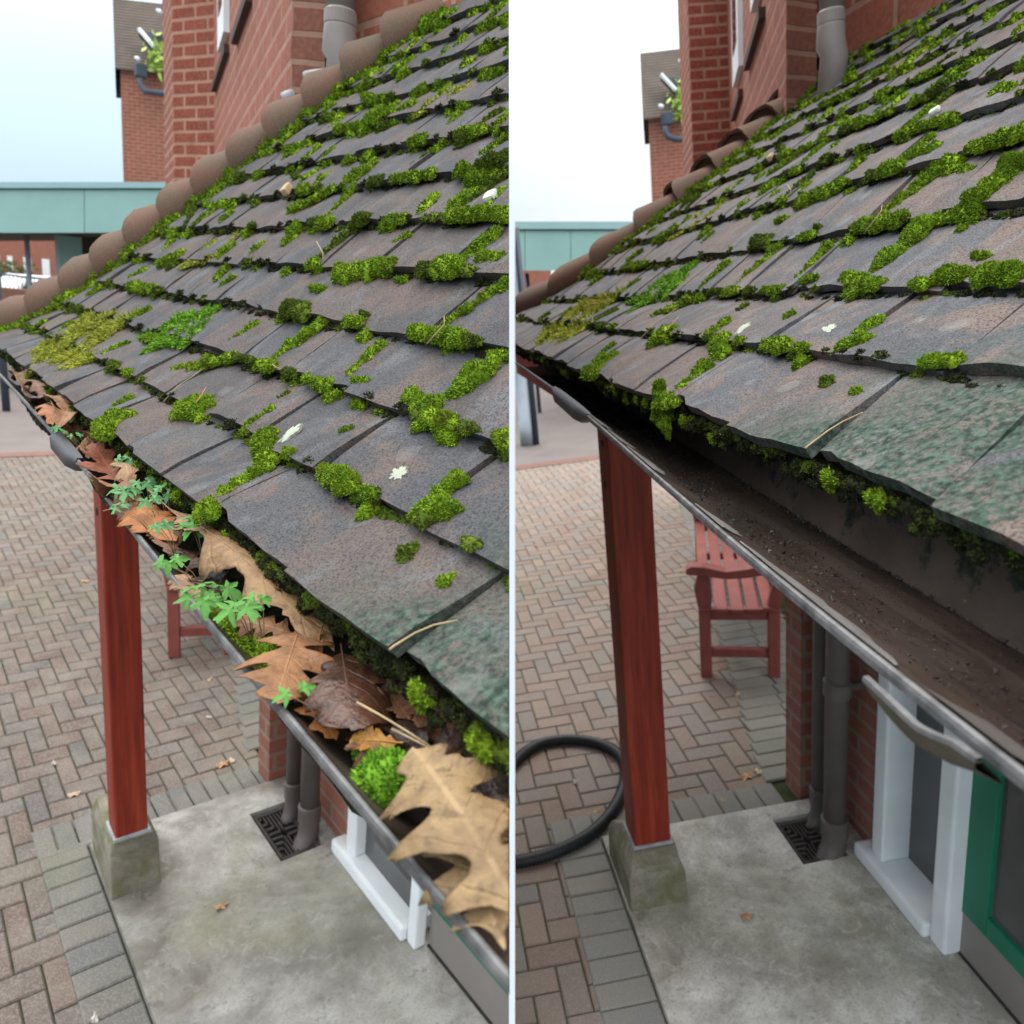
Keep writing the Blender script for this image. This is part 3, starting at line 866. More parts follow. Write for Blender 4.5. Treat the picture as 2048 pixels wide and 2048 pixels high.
# ------------------------------------------------------------------ leaves, seedlings, twigs
OAK = [(0, 0), (.05, .06), (.11, .10), (.155, .26), (.19, .60), (.225, .74), (.255, .60), (.29, .30), (.33, .20), (.37, .26), (.42, .66), (.465, 1.0), (.50, 1.02), (.535, .74), (.575, .36), (.61, .27), (.65, .40), (.70, .78), (.745, .84), (.785, .56), (.82, .34), (.86, .32), (.90, .40), (.935, .32), (.97, .12), (1, 0)]
OAK_OLD = [(0, 0), (.05, .05), (.12, .14), (.20, .40), (.25, .70), (.275, .42), (.31, .20), (.37, .24), (.44, .62), (.52, 1.0), (.545, .66), (.58, .30), (.62, .22), (.68, .46), (.76, .74), (.78, .48), (.81, .22), (.86, .24), (.91, .30), (.93, .16), (1, 0)]
ROUND = [(0, 0), (.04, .14), (.10, .34), (.16, .56), (.21, .58), (.26, .40), (.31, .62), (.38, .90), (.44, .92), (.50, .62), (.55, .88), (.62, 1.05), (.69, 1.0), (.75, .66), (.79, .80), (.86, .78), (.93, .56), (.975, .30), (1, 0)]
PLAIN = [(0, 0), (.1, .35), (.3, .85), (.5, 1), (.7, .8), (.9, .35), (1, 0)]
def build_leaf(P, b, t, z0, z1, hw, kind, m, lab, curl=.3, arch=.06, twist=0, tilt=.25, sweep=.35, stem=.25, seed=0, name='oak_leaf', group='fallen leaves in the gutter', shift=0):
    sweep = sweep * .55
    rs = np.random.RandomState(seed)
    p0 = P.z(*b, z0); p1 = P.z(*t, z1)
    dv = p1 - p0; L = np.linalg.norm(dv); d = dv / L
    view = unit(P.cam - (p0 + p1) / 2)
    up = unit(np.array([0, 0, 1.]) * (1 - tilt) + view * tilt)
    side = unit(np.cross(d, up)); up = np.cross(side, d)
    n = 64; nu = 11
    prof = kind
    ss = np.linspace(0, 1, n)
    def wid(sv, jit):
        return np.interp(sv + jit * .012 * np.sin(23 * sv), [a for a, _ in prof], [c for _, c in prof])
    wl = wid(ss, 1) * (1 + .08 * rs.randn()); wr = wid(ss + .018, -1) * (1 + .08 * rs.randn())
    br = np.array([rs.uniform(-.10, .10) for _ in ss]) * (np.interp(ss, [a for a, _ in prof], [c for _, c in prof]) > .5)
    wl = wl + br; wr = wr + np.roll(br, 3)
    wl[-1] = wr[-1] = 0; wl[0] = wr[0] = 0
    vs = []; uv = []
    ph = rs.rand(4) * 6.28
    for i, sv in enumerate(ss):
        for k in range(nu):
            u = 2 * k / (nu - 1) - 1
            x = hw * u * (wr[i] if u > 0 else wl[i])
            fwd = sweep * abs(x) * (1 - .3 * sv)
            rel = abs(x) / hw
            z = (curl + .22 * math.sin(7 * sv + ph[2] + (1.5 if u > 0 else 0))) * hw * rel ** 2 * (1 + .5 * math.sin(3 * sv * 3.1 + ph[0])) + hw * .05 * math.sin(23 * sv + ph[3] + 5 * u) * rel + arch * L * math.sin(math.pi * sv) + hw * .10 * math.sin(9 * sv + ph[1] + 2 * u) * rel + twist * x * (sv - .5) * 2
            vs.append(p0 + d * (sv * L + fwd) + side * (x + shift * L * math.sin(math.pi * sv)) + up * z)
            uv.append((x / hw, sv))
    fs = []; fuv = []
    for i in range(n - 1):
        for k in range(nu - 1):
            q = (i * nu + k, i * nu + k + 1, (i + 1) * nu + k + 1, (i + 1) * nu + k)
            fs.append(q); fuv.append([uv[j] for j in q])
    mb = MB(); mb.add(vs, fs, fuv)
    T = thing(P, name, lab, 'leaf', p0 - np.array([0, 0, .002]), group)
    o = obj('blade', mb, m, P, T, smooth=True)
    sm = o.modifiers.new('thickness', 'SOLIDIFY'); sm.thickness = .0006
    st = MB()
    pts = [p0 - d * L * stem * (1 - q) + up * (.03 * L * (1 - q) * stem + .0008) for q in np.linspace(0, 1, 5)]
    pts += [p0 + d * (sv * L) + side * shift * L * math.sin(math.pi * sv) + up * (arch * L * math.sin(math.pi * sv) + .0006) for sv in np.linspace(.08, .95, 12)]
    st.tube(pts, list(np.linspace(.0008, .0006, 5)) + list(np.linspace(.0005, .00015, 12)), 6)
    obj('midrib', st, mat('midrib_' + m.name, m_plain, tuple(min(1, c * 1.2 + .012) for c in LEAFC[m.name]), .6, .1, 40, 0), P, T, smooth=True)
    return T
LEAFC = {}
def leafmat(key, c, dark, spots=.4, rough=.6):
    LEAFC[key] = c
    return mat(key, m_leaf, c, dark, spots, rough)
def build_seedling(P, px, z, lab, size, nleaf, seed, col=0):
    rs = np.random.RandomState(seed)
    tip = P.z(*px, z)
    foot = np.array([max(tip[0] + rs.uniform(0, .01), GI['X'](tip[1]) + .022), tip[1] + rs.uniform(-.01, .01), ZL - .012])
    T = thing(P, 'seedling', lab, 'plant', foot, 'seedlings sprouting in the gutter')
    view = unit(P.cam - tip)
    st = MB(); lf = []
    for k in range(nleaf):
        t = 6.283 * k / nleaf + rs.uniform(-.4, .4)
        rr = size * (.55 if nleaf > 1 else 0) * rs.uniform(.7, 1.2)
        c = tip + np.array([math.cos(t) * rr, math.sin(t) * rr, rs.uniform(-.3, .3) * size])
        st.tube([foot, foot * .5 + c * .5 + np.array([0, 0, .006]), c], [.0005, .0004, .0003], 5)
        up = unit(np.array([math.cos(t) * .25, math.sin(t) * .25, .8]) + view * .5 + rs.randn(3) * .15)
        rad = np.array([math.cos(t), math.sin(t), 0.]); a = unit(rad - (rad @ up) * up); b = np.cross(up, a)
        mb = MB(); R_ = size * rs.uniform(.75, 1.0)
        n = 48; v = [c]
        for i in range(n):
            th = 6.283 * i / n; th = th - 6.283 if th > math.pi else th
            lob = max(math.exp(-(th / .50) ** 2), .80 * math.exp(-((abs(th) - 1.2) / .42) ** 2), .35 * math.exp(-((abs(th) - 2.3) / .4) ** 2))
            r_ = R_ * (.20 + .80 * lob) * (1 + .13 * math.sin(13 * th + seed)) * rs.uniform(.95, 1.05)
            v.append(c + a * r_ * math.cos(th) + b * r_ * math.sin(th) - up * (.30 * r_ * r_ / R_) + up * .10 * R_ * math.sin(4 * th))
        mb.add(v, [(0, 1 + i, 1 + (i + 1) % n) for i in range(n)])
        lf.append(mb)
    obj('stem', st, mat('seedling_stem', m_plain, (.22, .16, .08), .6, .2, 40, 0), P, T, smooth=True)
    for mb in lf:
        obj('leaf', mb, mat('seedling_leaf_%d' % col, m_green, (.065, .175, .062) if col == 0 else (.06, .18, .03)), P, T, smooth=True)
    return T
def twig(P, pts, rad, lab, col=(.36, .27, .15), cat='twig', name='dry_stalk', group=None):
    mb = MB()
    n = len(pts)
    mb.tube(pts, [rad * (1 - .5 * i / max(1, n - 1)) for i in range(n)], 6)
    return tag(obj(name, mb, mat('straw_%d' % int(col[0] * 100), m_plain, col, .7, .2, 60, 0), P, smooth=True), lab, cat, group)

# ------------------------------------------------------------------ paving
def block(mb, x0, x1, y0, y1, z, rs):
    z += rs.uniform(-.0015, .0015); b = .005; zb = z - .012
    o = [(x0, y0), (x1, y0), (x1, y1), (x0, y1)]
    i = [(x0 + b, y0 + b), (x1 - b, y0 + b), (x1 - b, y1 - b), (x0 + b, y1 - b)]
    tz = [rs.uniform(-.001, .001) for _ in range(4)]
    v = [(*p, z + tz[k]) for k, p in enumerate(i)] + [(*p, z - .005) for p in o] + [(*p, zb) for p in o]
    mb.add(v, [(0, 1, 2, 3)] + [(4 + k, 4 + (k + 1) % 4, (k + 1) % 4, k) for k in range(4)] + [(8 + k, 8 + (k + 1) % 4, 4 + (k + 1) % 4, 4 + k) for k in range(4)])
def build_paving(P, word, sx, sy, slab, border_x, xr, yend, wall_band):
    rs = np.random.RandomState(2)
    mb = MB(); mb.add([(-90, -6, -.012), (120, -6, -.012), (120, 160, -.012), (-90, 160, -.012)], [(0, 1, 2, 3)])
    struct(obj('ground', mb, SOILM, P, base=(0, 0, 0)))
    bx0, bx1 = border_x; sy1 = slab[3]
    lx, ly = .2 * sx, .2 * sy; wx, wy = .1 * sx, .1 * sy; g = .0045
    mb = MB()
    def keep(x0, x1, y0, y1):
        cx, cy = (x0 + x1) / 2, (y0 + y1) / 2
        if x0 > bx0 and y1 < sy1 + .17 * sy: return False
        if wall_band(y1) is not None and x0 > wall_band(y1): return False
        return True
    # 90 degree herringbone: unit cells of one lying and one standing block, shifted along the diagonal
    n0 = int((xr[0]) / wx) - 2; n1 = int((xr[1]) / wx) + 2
    m0 = int(0.2 / wy) - 2; m1 = int(yend / wy) + 2
    for i in range(n0, n1):
        for j in range(m0, m1):
            k = (i - j) % 4
            x0, y0 = i * wx, j * wy
            if x0 < xr[0] or x0 > xr[1]: continue
            if k == 0: q = (x0 + g / 2, x0 + lx - g / 2, y0 + g / 2, y0 + wy - g / 2)
            elif k == 3: q = (x0 + g / 2, x0 + wx - g / 2, y0 + g / 2, y0 + ly - g / 2)
            else: continue
            if keep(*q): block(mb, *q, -.002, rs)
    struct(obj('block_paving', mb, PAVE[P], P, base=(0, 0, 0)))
    mb = MB()
    y = -.2
    while y < sy1 - .02:                                  # grey blocks laid across, along the slab edge
        block(mb, bx0 + g, bx1 - g, y + g / 2, y + wy - g / 2, .006, rs); y += wy
    x = bx0
    while x < slab[1] - .02:                              # and along its far edge
        block(mb, x + g / 2, x + wx - g / 2, sy1 + g, sy1 + .18 * sy, .006, rs); x += wx
    y = sy1 + .19 * sy
    while y < 9:
        xb = wall_band(y)
        if xb is not None:
            block(mb, xb + g, xb + .24 * sx, y + g / 2, y + wy - g / 2, .006, rs)
            block(mb, xb + .24 * sx + g, xb + .5 * sx, y + g / 2, y + wy - g / 2, .006, rs)
        y += wy
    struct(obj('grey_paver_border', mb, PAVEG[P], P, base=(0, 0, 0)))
    # red band and the tarmac beyond
    mb = MB(); mb.add([(-40, yend, .004), (60, yend, .004), (60, yend + .22, .004), (-40, yend + .22, .004)], [(0, 1, 2, 3)])
    struct(obj('red_paver_band', mb, REDP, P, base=(0, 0, 0)))
    mb = MB(); mb.add([(-90, yend + .22, .0), (120, yend + .22, .0), (120, 160, .0), (-90, 160, .0)], [(0, 1, 2, 3)])
    struct(obj('yard_tarmac', mb, TARMAC, P, base=(0, 0, 0)))
def build_slab(P, word, x0, x1, y0, y1, hole):
    zt = .028
    hx0, hx1, hy0, hy1 = hole
    mb = MB()
    xs = [x0, hx0, hx1, x1]; ys = [y0, hy0, hy1, y1]
    grid = {}
    v = []; f = []
    def vid(p):
        if p not in grid: grid[p] = len(v); v.append(p)
        return grid[p]
    for i in range(3):
        for j in range(3):
            if i == 1 and j == 1: continue
            f.append(tuple(vid(p) for p in ((xs[i], ys[j], zt), (xs[i + 1], ys[j], zt), (xs[i + 1], ys[j + 1], zt), (xs[i], ys[j + 1], zt))))
    for a, b in (((x0, y0), (x1, y0)), ((x1, y0), (x1, y1)), ((x1, y1), (x0, y1)), ((x0, y1), (x0, y0))):
        f.append((vid((*a, zt)), vid((*b, zt)), vid((*b, -.1)), vid((*a, -.1))))
    hz = -.009
    for a, b in (((hx0, hy0), (hx1, hy0)), ((hx1, hy0), (hx1, hy1)), ((hx1, hy1), (hx0, hy1)), ((hx0, hy1), (hx0, hy0))):
        f.append((vid((*b, zt)), vid((*a, zt)), vid((*a, hz)), vid((*b, hz))))
    f.append(tuple(vid((*p, hz)) for p in ((hx0, hy0), (hx1, hy0), (hx1, hy1), (hx0, hy1))))
    mb.add(v, f)
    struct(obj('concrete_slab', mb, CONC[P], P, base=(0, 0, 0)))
    g = thing(P, 'drain_grate', 'rusty square drain grate in the slab below the downpipes, %s' % word, 'drain grate', ((hx0 + hx1) / 2, (hy0 + hy1) / 2, hz))
    m2 = MB(); z0, z1 = hz + .012, hz + .03
    gx0, gx1, gy0, gy1 = hx0 + .008, hx1 - .03, hy0 + .012, hy1 - .02
    for q in ((gx0, gx1, gy0, gy0 + .012), (gx0, gx1, gy1 - .012, gy1), (gx0, gx0 + .012, gy0 + .012, gy1 - .012), (gx1 - .012, gx1, gy0 + .012, gy1 - .012)):
        m2.box(*q, z0, z1)
    obj('rim', m2, IRON, P, g, bevel=.0015)
    m2 = MB(); cx, cy = (gx0 + gx1) / 2, (gy0 + gy1) / 2
    for s, (ax, ay) in ((1, (0, 0)),):
        n = 4
        for k in range(n):
            f_ = (k + .5) / n
            hx_, hy_ = (gx1 - gx0) / 2 - .014, (gy1 - gy0) / 2 - .014
            for sg in (-1, 1):
                a_, b_ = sorted((cy + sg * hy_ * (f_ - .05), cy + sg * hy_ * (f_ + .05)))
                m2.box(cx - hx_, cx - hx_ * f_ - .003, a_, b_, z0, z1 - .002)
                m2.box(cx + hx_ * f_ + .003, cx + hx_, a_, b_, z0, z1 - .002)
                a_, b_ = sorted((cx + sg * hx_ * (f_ - .05), cx + sg * hx_ * (f_ + .05)))
                m2.box(a_, b_, cy - hy_, cy - hy_ * f_ - .003, z0, z1 - .003)
                m2.box(a_, b_, cy + hy_ * f_ + .003, cy + hy_, z0, z1 - .003)
    obj('bars', m2, IRON, P, g)
    m2 = MB(); m2.box(gx0, gx1, gy0, gy1, hz + .003, hz + .006); obj('pit_shade', m2, mat('pit_shade_black', m_plain, (.006, .006, .006), .9, .1, 5, 0), P, g)  # flat black sheet painted in for the dark depth below the bars

# ------------------------------------------------------------------ porch parts
def build_post(P, word, pb, post, ztop):
    x0, x1, y0, y1, hz = pb
    mb = MB()
    c = .032
    mb.box(x0, x1, y0, y1, 0, hz * .72)
    mb.add([], [])
    m2 = MB(); m2.box(x0 - .001, x1 + .001, y0 - .001, y1 + .001, -.02, hz * .70)
    px0, px1, py0, py1 = post
    v = []
    for z, e in ((-.02, 0), (hz * .70, 0.004), (hz * .86, .018), (hz, None)):
        if e is None: q = (px0 - .014, px1 + .014, py0 - .014, py1 + .014)
        else: q = (x0 + e, x1 - e, y0 + e, y1 - e)
        v.append([np.array(p) for p in ((q[0], q[2], z), (q[1], q[2], z), (q[1], q[3], z), (q[0], q[3], z))])
    m3 = MB(); m3.loft(v, close=True); m3.f.append((12, 13, 14, 15)); m3.f.append((3, 2, 1, 0))
    tag(obj('stone_plinth', m3, STONE, P, bevel=.006), 'mossy stone plinth carrying the red timber post, %s' % word, 'plinth')
    T = thing(P, 'timber_post', 'red stained timber post on a stone plinth under the eaves, %s' % word, 'post', ((px0 + px1) / 2, (py0 + py1) / 2, hz))
    m4 = MB(); m4.box(px0, px1, py0, py1, hz + .004, ztop)
    obj('shaft', m4, WOOD, P, T, bevel=.007)
    m5 = MB(); m5.box(px0 - .007, px1 + .007, py0 - .007, py1 + .007, hz, hz + .012)
    obj('lead_collar', m5, LEAD, P, T, bevel=.002)
    for zz in (ztop - .55, ztop - .42):
        m6 = MB()
        m6.tube([(px0 - .003, (py0 + py1) / 2, zz), (px0 + .01, (py0 + py1) / 2, zz)], .011, 10)
        obj('bolt', m6, IRON, P, T)
def build_pipe(P, base, rad, ztop, lab, wallx, bracket=None):
    T = thing(P, 'downpipe', lab, 'downpipe', base, 'downpipes beside the porch wall')
    x, y, z = base
    mb = MB(); mb.tube([(x, y, z + .13), (x, y, ztop)], rad, 20)
    obj('pipe', mb, PIPE, P, T, smooth=True)
    mb = MB(); mb.tube([(x, y, z + .12), (x, y, z + .125), (x, y, z + .19), (x, y, z + .195)], [rad * 1.0, rad * 1.2, rad * 1.2, rad * 1.0], 20)
    obj('collar', mb, PIPE, P, T, smooth=False)
    mb = MB(); mb.tube([(x, y, z + .13), (x, y, z + .08), (x - rad * .5, y - rad * .3, z + .045), (x - rad * 1.5, y - rad * .9, z + .005)], rad * 1.08, 18, cap=False)
    obj('shoe', mb, PIPE, P, T, smooth=True)
    if bracket:
        mb = MB(); mb.tube([(x, y, bracket - .03), (x, y, bracket - .026), (x, y, bracket + .03), (x, y, bracket + .034)], [rad, rad * 1.18, rad * 1.18, rad], 20)
        mb.box(x + rad, wallx, y - .012, y + .012, bracket - .012, bracket + .012)
        obj('bracket', mb, PIPE, P, T)
def build_window(P, word, X, ya, yb, zt, sill_x, m1, m2_, glass_x):
    """white side light: sill and two mullions"""
    T = thing(P, 'side_window', 'white painted side window frame next to the green door, %s' % word, 'window', (X, (ya + yb) / 2, .028))
    mb = MB(); mb.box(sill_x, X + .10, m2_[1] + .002, yb, .028, .085)
    obj('sill', mb, WHITE, P, T, bevel=.012)
    for q in (m1, m2_):
        mb = MB(); mb.box(q[2], q[3], q[0], q[1], .086 if q is m1 else .028, zt)
        obj('mullion', mb, WHITE, P, T, bevel=.009)
    mb = MB(); mb.box(glass_x, glass_x + .01, m2_[1], m1[0], .087, zt - .05)
    obj('pane', mb, GLASS, P, T)
    mb = MB(); mb.box(glass_x - .012, glass_x + .03, m2_[1], m1[0], zt - .05, zt)
    obj('head_rail', mb, WHITE, P, T)
def build_door(P, word, X, y0, y1, zk, zt, stile):
    T = thing(P, 'door', 'green painted glazed door with a grey metal kick plate, %s' % word, 'door', (X, (y0 + y1) / 2, .028))
    mb = MB(); mb.box(X, X + .045, y0, y1, .036, zk); obj('kick_plate', mb, KICK, P, T, bevel=.002)
    mb = MB()
    mb.box(X - .004, X + .045, y1 - stile, y1, zk + .001, zt); mb.box(X - .004, X + .045, y0, y0 + stile, zk + .001, zt)
    mb.box(X - .003, X + .045, y0 + stile, y1 - stile, zk + .001, zk + .07); mb.box(X - .003, X + .045, y0 + stile, y1 - stile, zt - .34, zt)
    obj('frame', mb, GREEN, P, T, bevel=.004)
    mb = MB(); mb.box(X + .012, X + .02, y0 + stile, y1 - stile, zk + .07, zt - .34); obj('pane', mb, GLASS, P, T)
    mb = MB(); mb.box(X - .006, X + .05, y0, y1, .029, .035); obj('threshold', mb, IRON, P, T)
def build_bench(P, x0, x1, y0, y1, lab):
    T = thing(P, 'park_bench', lab, 'bench', (x0, y0, 0))
    T.matrix_world = T.matrix_world @ Matrix.Rotation(R(-20), 4, 'Z')
    sh = .43; ah = .64; bh = .92; L = .062
    D = x1 - x0
    for y in (y0, y1 - L):
        mb = MB()
        prof = [(x0, 0), (x0 + L, 0), (x0 + L, sh - .03), (x0 + L + .012, sh + .06), (x0 + L, ah - .03), (x0 + .005, ah - .03), (x0 - .02, sh + .1), (x0, sh - .02)]
        mb.prism([(a, y, b) for a, b in prof], (0, 0, 0), (0, L, 0)); obj('leg', mb, BENCH, P, T, bevel=.006)
        mb = MB()
        prof = [(x1 - L, 0), (x1, 0), (x1, sh), (x1 + .10, bh), (x1 + .045, bh), (x1 - L, sh)]
        mb.prism([(a, y, b) for a, b in prof], (0, 0, 0), (0, L, 0)); obj('leg', mb, BENCH, P, T, bevel=.006)
        mb = MB()
        tp = [(x0 - .06, ah - .02), (x0 - .055, ah + .012), (x0 - .03, ah + .026), (x0 + .03, ah + .022), (x0 + .35 * D, ah - .006), (x0 + .6 * D, ah + .006), (x1 + .03, ah + .05)]
        lo = [(x1 + .03, ah - .01), (x0 + .6 * D, ah - .045), (x0 + .35 * D, ah - .05), (x0 + .02, ah - .03)]
        mb.prism([(a, y - .012, b) for a, b in tp + lo], (0, 0, 0), (0, L + .024, 0)); obj('armrest', mb, BENCH, P, T, bevel=.006)
        mb = MB(); mb.box(x0 + L, x1 - L, y + .012, y + L - .012, .12, .17); obj('stretcher', mb, BENCH, P, T, bevel=.004)
        mb = MB(); mb.box(x0 + L, x1 - L, y + .010, y + L - .010, sh - .085, sh - .022); obj('seat_rail', mb, BENCH, P, T, bevel=.004)
    n = 5; w = (D - .01) / n
    for k in range(n):
        mb = MB(); z = sh - .012 * math.sin(math.pi * (k + .5) / n)
        mb.box(x0 + k * w + .004, x0 + (k + 1) * w - .014, y0 - .015, y1 + .015, z - .02, z); obj('slat', mb, BENCH, P, T, bevel=.004)
    for k in range(5):
        mb = MB(); z = sh + .10 + k * .085; xx = x1 + .10 * (z - sh) / (bh - sh) - .032
        mb.box(xx - .02, xx, y0 + L, y1 - L, z, z + .055); obj('back_slat', mb, BENCH, P, T, bevel=.004)
    mb = MB(); mb.box(x1 + .03, x1 + .10, y0, y1, bh, bh + .05); obj('top_rail', mb, BENCH, P, T, bevel=.006)

# ------------------------------------------------------------------ buildings
def wall_quad(mb, p, q, z0, z1, u0=0.):
    p = np.array(p[:2]); q = np.array(q[:2]); L = np.linalg.norm(q - p)
    mb.add([(*p, z0), (*q, z0), (*q, z1), (*p, z1)], [(0, 1, 2, 3)], [[(u0, z0), (u0 + L, z0), (u0 + L, z1), (u0, z1)]])
def poly_walls(mb, pts, z0, z1, top=True):
    n = len(pts); u = 0
    for i in range(n):
        a, b = np.array(pts[i][:2]), np.array(pts[(i + 1) % n][:2])
        wall_quad(mb, a, b, z0, z1, u); u += np.linalg.norm(b - a)
    if top: mb.add([(*p[:2], z1) for p in pts], [tuple(range(n))], [[(0, 0)] * n])

def clip_all():
    """each plot ends at its own boundary, a hand's breadth short of the other plot"""
    K = 6.0 / FPX
    fwd = Vector(CAMW[2].tolist()); rt = Vector((1, 0, 0)); co = Vector((0, 0, CAM_H))
    bpy.context.view_layer.update()
    for o in list(COL.objects):
        if o.type != 'MESH' or o.name not in PLOT_OF: continue
        sgn = 1 if PLOT_OF[o.name] is PL else -1
        nrm = (rt * sgn + fwd * K).normalized()          # outside where positive
        mw = o.matrix_world
        me = o.data
        v = np.empty(len(me.vertices) * 3); me.vertices.foreach_get('co', v); v = v.reshape(-1, 3)
        M = np.array(mw); w = v @ M[:3, :3].T + M[:3, 3]
        dist = (w - np.array(co)) @ np.array(nrm)
        if dist.max() <= 0: continue
        if dist.min() >= 0:
            o['gone'] = 1; continue
        inv = mw.inverted()
        pl_co = inv @ co; pl_no = (mw.to_3x3().transposed() @ nrm).normalized()
        bm = bmesh.new(); bm.from_mesh(me)
        bmesh.ops.bisect_plane(bm, geom=bm.verts[:] + bm.edges[:] + bm.faces[:], plane_co=pl_co, plane_no=pl_no, clear_outer=True, dist=1e-6)
        if len(bm.faces) < 3000:
            be = [e for e in bm.edges if e.is_boundary and all(abs((q.co - pl_co).dot(pl_no)) < 1e-5 for q in e.verts)]
            if be:
                try: bmesh.ops.holes_fill(bm, edges=be, sides=0)
                except Exception: pass
        bm.to_mesh(me); bm.free()
    gone = [o for o in COL.objects if o.get('gone')]
    for o in gone: 
        for ch in list(o.children): bpy.data.objects.remove(ch)
        bpy.data.objects.remove(o)
    for _ in range(2):
        for o in list(COL.objects):
            if o.type == 'EMPTY' and not o.children: bpy.data.objects.remove(o)

# ------------------------------------------------------------------ the plot contents
def hv(p): return np.array([p[0], p[1], 0.])
def vbox(P, mb, a, b, depth, z0, z1):
    """upright box whose front face runs from a to b (plan points), going `depth` away from the lens"""
    a, b = hv(a), hv(b); d = unit(b - a); nrm = np.array([-d[1], d[0], 0])
    if nrm @ (a + b) < 0: nrm = -nrm
    poly_walls(mb, [a, b, b + nrm * depth, a + nrm * depth], z0, z1)
    return nrm
def far_things(P, word, K):
    # teal canopy: a level-fronted walkway roof with a slight fall along its length
    (xl, yt), (xr, _) = K['can_top']; yb1, yb2 = K['can_bot']; t = K['can_t']; tp = P.at
    rt = unit(P.ray(1300, 512) - P.ray(700, 512)); dn = unit(P.ray(700, 1300) - P.ray(700, 700)); fw = unit(hv(P.ray(1024 + (-517 if P is PL else 517), 512)))
    a = tp(xl, yt, t); px = t / FPX
    x0 = -3.0 if P is PL else -.6; x1 = (xr - xl) * px + 1.5
    T = thing(P, 'canopy', 'long teal panelled walkway canopy beyond the paving, %s' % word, 'canopy', (*a[:2], 0))
    def slab_(xa, xb, ya, yb, za, zb):
        mb = MB(); v = [a + rt * x + dn * y + fw * z for z in (za, zb) for x, y in ((xa, ya), (xb, ya), (xb, yb), (xa, yb))]
        mb.add(v, [(0, 1, 2, 3), (7, 6, 5, 4), (0, 4, 5, 1), (1, 5, 6, 2), (2, 6, 7, 3), (3, 7, 4, 0)]); return mb
    ya, yb = (yb2 - yt) * px, (yb1 - yt) * px
    n = 5; mb = MB()
    for k in range(n):
        q = slab_(x0 + (x1 - x0) * k / n + .005, x0 + (x1 - x0) * (k + 1) / n - .005, ya + .015, yb, .05, .10); mb.add(q.v, q.f)
    obj('fascia', mb, TEAL, P, T)
    obj('top_trim', slab_(x0, x1, 0, ya, 0, 3.2), TEALT, P, T)
    obj('soffit', slab_(x0, x1, yb - .09, yb - .02, .101, 3.0), SOFFIT, P, T)
    obj('backing', slab_(x0, x1, ya + .001, yb - .091, .101, .13), SOFFIT, P, T)
    for pxx, wpx, m, rad, dd in K['can_posts']:
        c = hv(tp(pxx, 520, t + dd)); r_ = wpx / 2 / FPX * (t + dd); zt = (a + rt * (pxx - xl) * px + dn * yb)[2] - .02
        mb = MB()
        if rad: mb.tube([(c[0], c[1], 0), (c[0], c[1], zt)], r_, 20)
        else: mb.box(c[0] - r_, c[0] + r_, c[1] - r_, c[1] + r_, 0, zt)
        obj('column', mb, m, P, T, smooth=bool(rad))
    # main brick building
    N = P.at(K['wx'][2], 200, K['t'][0]); F_ = P.at(K['wx'][1], 200, K['t'][1])
    P0 = P.z(K['wx'][0], 120, P.at(K['wx'][1], 120, K['t'][1])[2]); PS_ = P.at(K['wx'][0] - 17, 200, K['t'][1] + .75)
    Qr = P.z(K['wx'][3], 120, P.at(K['wx'][2], 120, K['t'][0])[2])
    Q2_ = Qr + unit(hv(P.ray(K['wx'][3] + 5, 200))) * .3
    T = thing(P, 'main_building', 'tall red brick building rising behind the porch roof, %s' % word, 'building', hv((F_ + N) / 2))
    H = 4.6
    mb = MB(); wall_quad(mb, P0, F_, 0, H); wall_quad(mb, PS_, P0, 0, H); obj('pier', mb, mat('pier_brick_%d' % (P is PL), m_brick, (.27, .065, .04), (.22, .05, .032), (.42, .25, .18), .225, K['bh'], .011), P, T, normals=False)
    mb = MB(); wall_quad(mb, F_, N, 2.0, H); obj('wall', mb, mat('wall_brick_b', m_brick, (.33, .115, .075), (.28, .09, .062), (.38, .21, .155)), P, T, normals=False)
    mb = MB(); wall_quad(mb, N, Qr, 2.0, H); obj('quoin', mb, mat('quoin_brick', m_brick, (.24, .095, .068), (.20, .078, .055), (.34, .21, .155), .5, .075, .009), P, T, normals=False)
    mb = MB(); wall_quad(mb, Q2_, Qr, 2.0, H); Yd = np.array([0, -1., 0]); wall_quad(mb, Q2_, Q2_ + Yd * 3 + np.array([.2, 0, 0]), 2.0, H); obj('side_wall', mb, mat('side_brick', m_brick, (.34, .11, .07), (.28, .085, .055), (.42, .27, .2), .45, .15, .012), P, T, normals=False)
    wd = unit(hv(N - F_)); wn_ = np.array([-wd[1], wd[0], 0]); wn_ = wn_ if wn_ @ (hv(P.cam) - hv(F_)) > 0 else -wn_
    def on_wall(px, py):
        r = P.ray(px, py); A = np.array([[r[0], -wd[0]], [r[1], -wd[1]]]); s = np.linalg.solve(A, hv(F_)[:2] - hv(P.cam)[:2]); return P.cam + r * s[0]
    for (xa, ya, xb, yb) in K['sills']:
        p, q = on_wall(xa, ya), on_wall(xb, yb)
        mb = MB(); mid = (p[2] + q[2]) / 2
        c = (p + q) / 2; mb.obox((c[0], c[1], mid), wd, wn_, (0, 0, 1), np.linalg.norm(hv(q - p)) / 2, .028, .02)
        obj('window_sill', mb, mat('brown_sill', m_plain, (.055, .028, .02), .7, .2, 8, 0), P, T)
